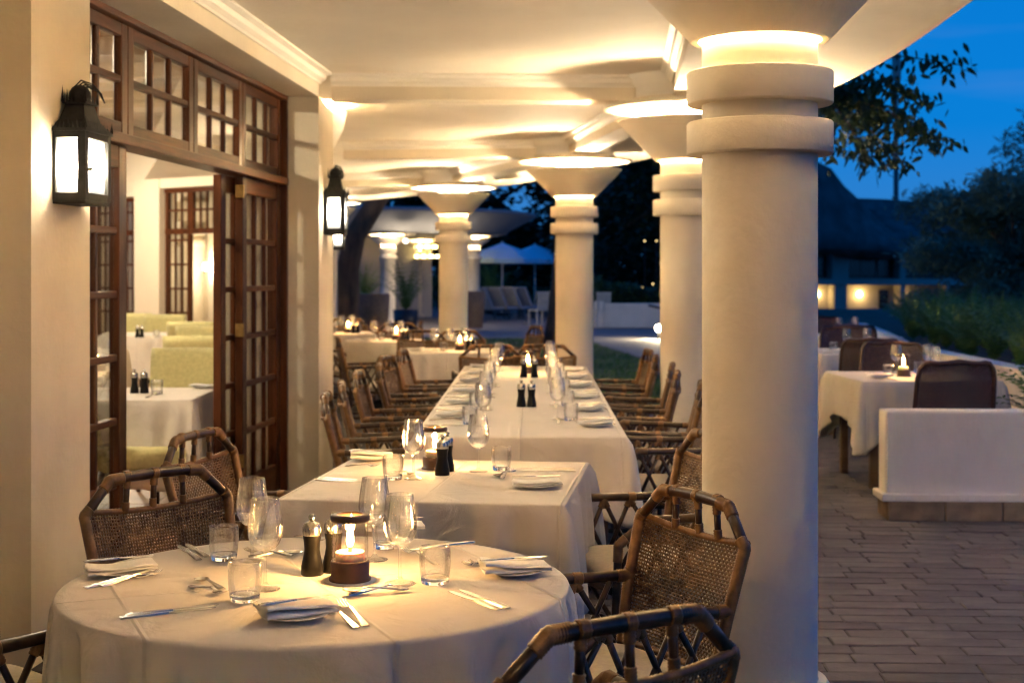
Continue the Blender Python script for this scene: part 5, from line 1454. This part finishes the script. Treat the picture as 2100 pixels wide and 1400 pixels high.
# ------------------------------------------------------------------ round pool pavilion
PV = (-4.3, 44.6)
FASC = pm('pavilion_fascia_paint', (.22, .23, .26), .7, .06, 1)
pvt = thing('pavilion', 'round flat-roofed pavilion with lit column capitals by the pool', 'pavilion', (PV[0], PV[1], 0))
MB().lathe([(0, 2.66), (3.9, 2.66), (4.15, 2.68), (4.2, 2.78), (5.05, 3.22), (5.08, 3.32), (4.8, 3.36), (0, 3.5)], 72).build('roof', FASC, pvt)
for k, (px, y) in enumerate(((796, 41.2), (970, 43.2), (712, 45.5), (862, 48.0))):
    x = (px-CX)*y/F
    MB().lathe([(.25, 0), (.25, .1), (.21, .11), (.21, 1.9), (.26, 1.9), (.26, 2.0), (.21, 2.0), (.21, 2.1), (.26, 2.1), (.26, 2.2), (.21, 2.2), (.21, 2.66)], 28, c=(x-PV[0], y-PV[1], 0)).build('column', COLP, pvt)
    MB().lathe([(.24, 2.30), (.55, 2.52), (.54, 2.525), (.24, 2.31)], 28, c=(x-PV[0], y-PV[1], 0)).build('funnel_capital', COLP, pvt)
    MB().lathe([(.21, 2.60), (.80, 2.60), (.80, 2.62), (.21, 2.62)], 28, c=(x-PV[0], y-PV[1], 0)).build('soffit_disc', COLP, pvt)
    for a in (.8, 3.0, 5.1): lamp('pavilion_lamp', (x-PV[0]+.36*math.cos(a), y-PV[1]+.36*math.sin(a), 2.46), 9, size=.05, parent=pvt)
for k, (px, y) in enumerate(((832, 40.0), (925, 40.6))):  # hanging globes added to light the pavilion columns
    gp = PD(px, 0, y); gx, gy = gp.x-PV[0], gp.y-PV[1]
    h_ = MB().tube([(gx, gy, 2.45), (gx, gy, 2.66)], .012, 6).build('added_globe_cord', IRON, pvt)
    MB().lathe([(0, -.07), (.06, -.04), (.07, .01), (0, .07)], 12, c=(gx, gy, 2.40)).build('added_globe', glow('added_globe_glass', (1, .8, .5), 1.2), pvt)
    lamp('added_globe_light', (gx, gy, 2.27), 6, size=.05, parent=pvt)
# back wall and lit bar shelf of the pavilion
MB().box((-2.6, 3.2, 0), (1.6, 3.4, 2.66)).build('back_wall', pm('pavilion_wall', (.42, .40, .40), .8, .05, 2), pvt)
bar = thing('bar_shelf', 'bar shelf glowing yellow under the pavilion roof', 'shelf', PD(882, 512, 47.6))
for k, z in enumerate((0, -.32)):
    MB().box((-.55, -.1, z), (.6, .1, z+.04)).build('shelf_board', WOODH, bar)
    MB().box((-.5, -.06, z+.045), (.5, -.02, z+.14)).build('lit_strip', glow('bar_light', (1, .72, .22), 2.2), bar)
for k in range(9): MB().lathe([(0, .045), (.035, .045), (.035, .18), (.012, .23), (.012, .28), (0, .28)], 8, c=(-.45+.12*k, -.075, -.32 if k % 2 else 0)).build('bottle', pm('amber_bottle', (.12, .06, .02), .2, .2, 5), bar)
rl = thing('roof_patch_glow', 'warm patch of light above the pavilion roof, as a made-up lamp', 'lamp', PD(790, 428, 44.0))  # made-up glowing lamp in place of a warm bright patch
MB().lathe([(0, -.10), (.22, -.06), (.30, 0), (.22, .05), (0, .07)], 16).build('lens', glow('patch_glow', (1, .78, .45), 5), rl); MB().tube([(0, 0, -.08), (0, 0, -.40)], .03, 6).build('post', IRON, rl)

# pool umbrellas and loungers
BLUE = pm('pale_canvas', (.62, .82, .97), .8, .04, 2, trans=.06)
umT = Tpl()
m = MB(); vs, fs = [], []
for k in range(8):
    a = 2*math.pi*k/8 + .39
    vs += [(1.35*math.cos(a), 1.35*math.sin(a), 1.98), (.7*math.cos(a), .7*math.sin(a), 2.30)]
vs.append((0, 0, 2.56)); vv = [(x, y, z-.05) for x, y, z in vs]
for k in range(8):
    j = (k+1) % 8; fs += [(2*k, 2*j, 2*j+1, 2*k+1), (2*k+1, 2*j+1, 16)]
m.add(vs, fs); umT.part('canopy', m, BLUE)
vl = MB()
for k in range(8):
    j = (k+1) % 8; a, b = vs[2*k], vs[2*j]; vl.add([a, b, (b[0], b[1], b[2]-.14), (a[0], a[1], a[2]-.14)], [(0, 1, 2, 3)])
umT.part('valance', vl, BLUE)
umT.part('pole', MB().tube([(0, 0, 0), (0, 0, 2.6)], .035, 8), pm('white_pole', (.7, .7, .7), .5, .05, 4))
umT.part('base', MB().lathe([(0, 0), (.35, 0), (.35, .08), (.06, .1), (0, .1)], 16), IRON)
for px, y, lb in ((1030, 50, 'pale blue umbrella on the left of the pair by the loungers'), (1097, 53, 'pale blue umbrella right of its twin, near the bare trunk'), (786, 54, 'pale blue umbrella behind the pavilion column')):
    umT.place('pool_umbrella', lb, 'umbrella', ((px-CX)*y/F, y, 0), .2, 'pool umbrellas')
LNG = pm('lounger_canvas', (.36, .38, .42), .8, .05, 4); LFR = pm('lounger_frame', (.05, .055, .065), .5, .1, 5)
loT = Tpl()
loT.part('frame', MB().box((-.34, -.1, .26), (.34, 1.3, .32)), LFR)
loT.part('mattress', MB().bevbox((-.32, -.05, .322), (.32, 1.28, .40), .03), LNG)
loT.part('backrest', MB().bevbox((-.32, 0, 0), (.32, .85, .08), .03, Matrix.Translation((0, -.02, .34)) @ Matrix.Rotation(R(180-58), 4, 'X')), LNG)
for sx in (-1, 1):
    for y in (0, 1.2): loT.part('leg', MB().box((sx*.31-.025, y-.025, 0), (sx*.31+.025, y+.025, .26)), LFR)
for k, px in enumerate((1000, 1030, 1058, 1082)):
    y = 46 + .4*k; loT.place('pool_lounger', f'{["first", "second", "third", "fourth"][k]} reclined lounger from the column in the row under the umbrellas', 'lounger', ((px-CX)*y/F, y, 0), R(-40), 'pool loungers')

# planting and seats by the pavilion
POT = pm('dark_planter', (.016, .02, .03), .4, .2, 6)
for px, y, s, lb in ((832, 36.5, 1.35, 'palm-like plant in a dark pot by the pavilion'), (748, 47, 1.4, 'bright green potted plant beside the thick trunk'), (1008, 52, 1.6, 'leafy green shrub left of the loungers')):
    t = thing('potted_plant', lb, 'plant', ((px-CX)*y/F, y, 0), 0, 'plants by the pool')
    MB().lathe([(0, 0), (.28, 0), (.33, .55), (.30, .56), (.28, .5), (0, .5)], 18).build('pot', POT, t)
    f = obj('fronds', fern_mesh(int(px), 1.0, 40, .75).mesh('fronds', FERN[0 if px != 832 else 1]), t, (0, 0, .5)); f.scale = (s, s, s)
TUB = pm('tan_wicker', (.22, .12, .06), .6, .3, 30, .6, 80)
tubT = Tpl()
tubT.part('shell', MB().lathe([(.36, .05), (.40, .5), (.43, 1.0), (.39, 1.02), (.36, .5), (.30, .42)], 20, a0=math.pi*.9, a1=math.pi*2.1), TUB)
tubT.part('seat', MB().lathe([(0, .42), (.36, .42), (.37, .36), (.36, .05), (0, .05)], 20), TUB)
for k, (px, y, lb) in enumerate(((762, 33, 'high-backed tan wicker tub chair beside the pavilion column'), (962, 37.5, 'tan wicker tub chair half behind the back column'))):
    tubT.place('tub_chair', lb, 'chair', ((px-CX)*y/F, y, 0), R(20), 'wicker tub chairs')
for k, (px, y, lb) in enumerate(((1107, 40.5, 'pale slatted garden chair left of the bare trunk'), (1228, 39.0, 'pale slatted garden chair at the end of the white wall'))):
    t = thing('garden_chair', lb, 'chair', ((px-CX)*y/F, y, 0), R(30), 'pale garden chairs')
    CHP = pm('pale_garden_chair', (.5, .48, .42), .6, .05, 3)
    MB().bevbox((-.24, -.24, .42), (.24, .24, .46), .01).build('seat', CHP, t)
    for i in range(5): MB().box((-.22+.095*i, -.26, .46), (-.16+.095*i, -.235, .92)).build('slat', CHP, t)
    MB().box((-.24, -.262, .92), (.24, -.232, .97)).build('top_rail', CHP, t)
    for sx in (-1, 1):
        for sy in (-1, 1): MB().box((sx*.22-.02, sy*.22-.02, 0), (sx*.22+.02, sy*.22+.02, .42)).build('leg', CHP, t)

# ------------------------------------------------------------------ thatched house and mast far right
THATCH = pm('dark_thatch', (.070, .070, .075), .95, .45, 1.2, 1.0, 4, stretch=(1, 1, .3), dist=.1)
HW = pm('house_wall_grey', (.30, .28, .27), .85, .1, .5)
HY_, HX0, HX1 = 100.0, 18.0, 36.0
hs = thing('thatched_house', 'thatched two-storey house with lit ground floor behind the terrace', 'house', (0, HY_, 0))
def hp(px, py): v = PD(px, py, HY_); return v.x, v.z
prof = [(1560, 330), (1640, 322), (1690, 346), (1728, 388), (1745, 399), (1840, 402), (1930, 408), (2080, 420)]
low = [(1560, 505), (1640, 508), (1690, 506), (1728, 513), (1745, 515), (1840, 511), (1930, 516), (2080, 520)]
vs, fs = [], []; q = random.Random(4)
NS = 5
for (a, b) in zip(prof, low):
    (xa, za), (xb, zb) = hp(*a), hp(*b)
    for k in range(NS):
        t = k/(NS-1); vs.append((xa + (xb-xa)*t, 4.0 - 5.6*t, za + (zb-za)*(t**.85) + (q.random()-.5)*.12*(0 < k)))
    vs.append((xb, -1.3, zb - .45)); vs.append((xb, 9.6, zb)); 
C_ = NS+2
for i in range(len(prof)-1):
    for k in range(NS): fs.append((i*C_+k, i*C_+k+1, (i+1)*C_+k+1, (i+1)*C_+k))
    fs.append((i*C_, (i+1)*C_, (i+1)*C_+NS+1, i*C_+NS+1))
MB().add(vs, fs, True).build('roof', THATCH, hs)
f_ = [hp(1540, 318), hp(1640, 322), hp(1695, 348), hp(1722, 384), hp(1742, 402), hp(1790, 452), hp(1852, 514)]; e_ = [hp(1540, 512), hp(1640, 514), hp(1690, 509), hp(1722, 516), hp(1750, 514), hp(1800, 519), hp(1853, 516)]
vs, fs = [], []
for k, ((xa, za), (xb, zb)) in enumerate(zip(f_, e_)):
    for j in range(6):
        t = j/5; vs.append((xa + (xb-xa)*t, -1.4 - 2.6*math.sin(t*1.4), za + (zb-za)*t + (q.random()-.5)*.14*(0 < j)))
    vs.append((xb, -2.2, zb - .5))
for k in range(len(f_)-1):
    for j in range(6): fs.append((k*7+j, k*7+j+1, k*7+8+j, k*7+7+j))
MB().add(vs, fs, True).build('roof', THATCH, hs)
x0, x1 = hp(1560, 0)[0], hp(2080, 0)[0]
DARKW = pm('dark_window_glass', (.012, .013, .016), .15, .2, 3)
zb = hp(0, 572)[1]; zt = hp(0, 584)[1]
MB().box((x0, .6, -2.2), (x1, 8, 3.4)).build('wall', HW, hs)
MB().box((x0, -1.4, zt), (x1, .59, zb)).build('balcony_slab', HW, hs)
for px in (1605, 1716, 1842, 1935, 2030):
    x = hp(px, 0)[0]; wd = .55 if px == 1716 else .2
    MB().box((x-wd, -1.2, zb+.002), (x+wd, .59, 3.3)).build('pier', HW, hs)
    MB().box((x-wd*.8, -1.2, -2.2), (x+wd*.8, .59, zt-.002)).build('pier', HW, hs)
for a, b in ((1625, 1698), (1736, 1800), (1802, 1836), (1850, 1925)):
    xa, xb = hp(a, 0)[0], hp(b, 0)[0]
    f = obj('window', MB().box((xa, .5, zb+.1), (xb, .598, 3.0)).mesh('window', DARKLEG), hs)
    MB().box((xa+.08, .47, zb+.2), ((xa+xb)/2-.03, .499, 2.9)).build('pane', DARKW, f); MB().box(((xa+xb)/2+.03, .47, zb+.2), (xb-.08, .499, 2.9)).build('pane', DARKW, f)
for a, b in ((1806, 1826),):
    xa, xb = hp(a, 0)[0], hp(b, 0)[0]; MB().box((xa, .5, -2), (xb, .598, .3)).build('door', DARKW, hs)
for px, w, lb in ((1766, 22, 'wall lamp glowing under the balcony of the thatched house'), (1679, 14, 'wall lamp at the column edge of the thatched house'), (1845, 12, 'third wall lamp of the thatched house, beside the tree')):
    x, z = hp(px, 604); t = thing('house_wall_lamp', lb, 'lamp', (x, HY_+.45, z), 0, 'lamps of the thatched house')
    MB().lathe([(0, -.2), (.15, -.1), (.2, .05), (.1, .2), (0, .24)], 12).build('globe', glow('house_lamp_glass', (1, .66, .22), 4), t); MB().box((-.04, .05, -.05), (.04, .14, .05)).build('bracket', IRON, t)
    lamp('house_light', (0, -.45, -.1), w*.26, (1, .60, .18), .15, parent=t)
ms = thing('antenna_mast', 'slim antenna mast rising behind the thatched house', 'mast', (29.7, 110, -2.2))
MB().tube([(0, 0, 0), (0, 0, 14), (0, 0, 21)], [.24, .2, .15], 8).build('pole', pm('mast_metal', (.10, .12, .14), .6, .1, 2), ms)
for k in range(3):
    a = k*2.1; MB().box((.25*math.cos(a)-.12, .25*math.sin(a)-.1, 18.6), (.25*math.cos(a)+.12, .25*math.sin(a)+.1, 20.6)).build('antenna', HW, ms)
# far garden lights glimpsed through the trees
for k, (px, py, y) in enumerate(((1322, 494, 44), (1346, 494, 44.5), (1317, 589, 41), (1339, 582, 42))):
    t = thing('garden_lamp', ('left of the two upper garden lamps in the dark trees', 'right of the two upper garden lamps in the dark trees', 'left of the two lower garden lamps above the hedge', 'right of the two lower garden lamps above the hedge')[k], 'lamp', PD(px, py, y), 0, 'garden lamps in the trees')
    MB().lathe([(0, -.025), (.018, -.012), (.021, .006), (0, .025)], 10).build('globe', glow('garden_lamp_glass', (1, .72, .3), 0.35), t)
    MB().tube([(0, 0, -.05), (0, .1, -t.location.z)], .015, 5).build('post', IRON, t)
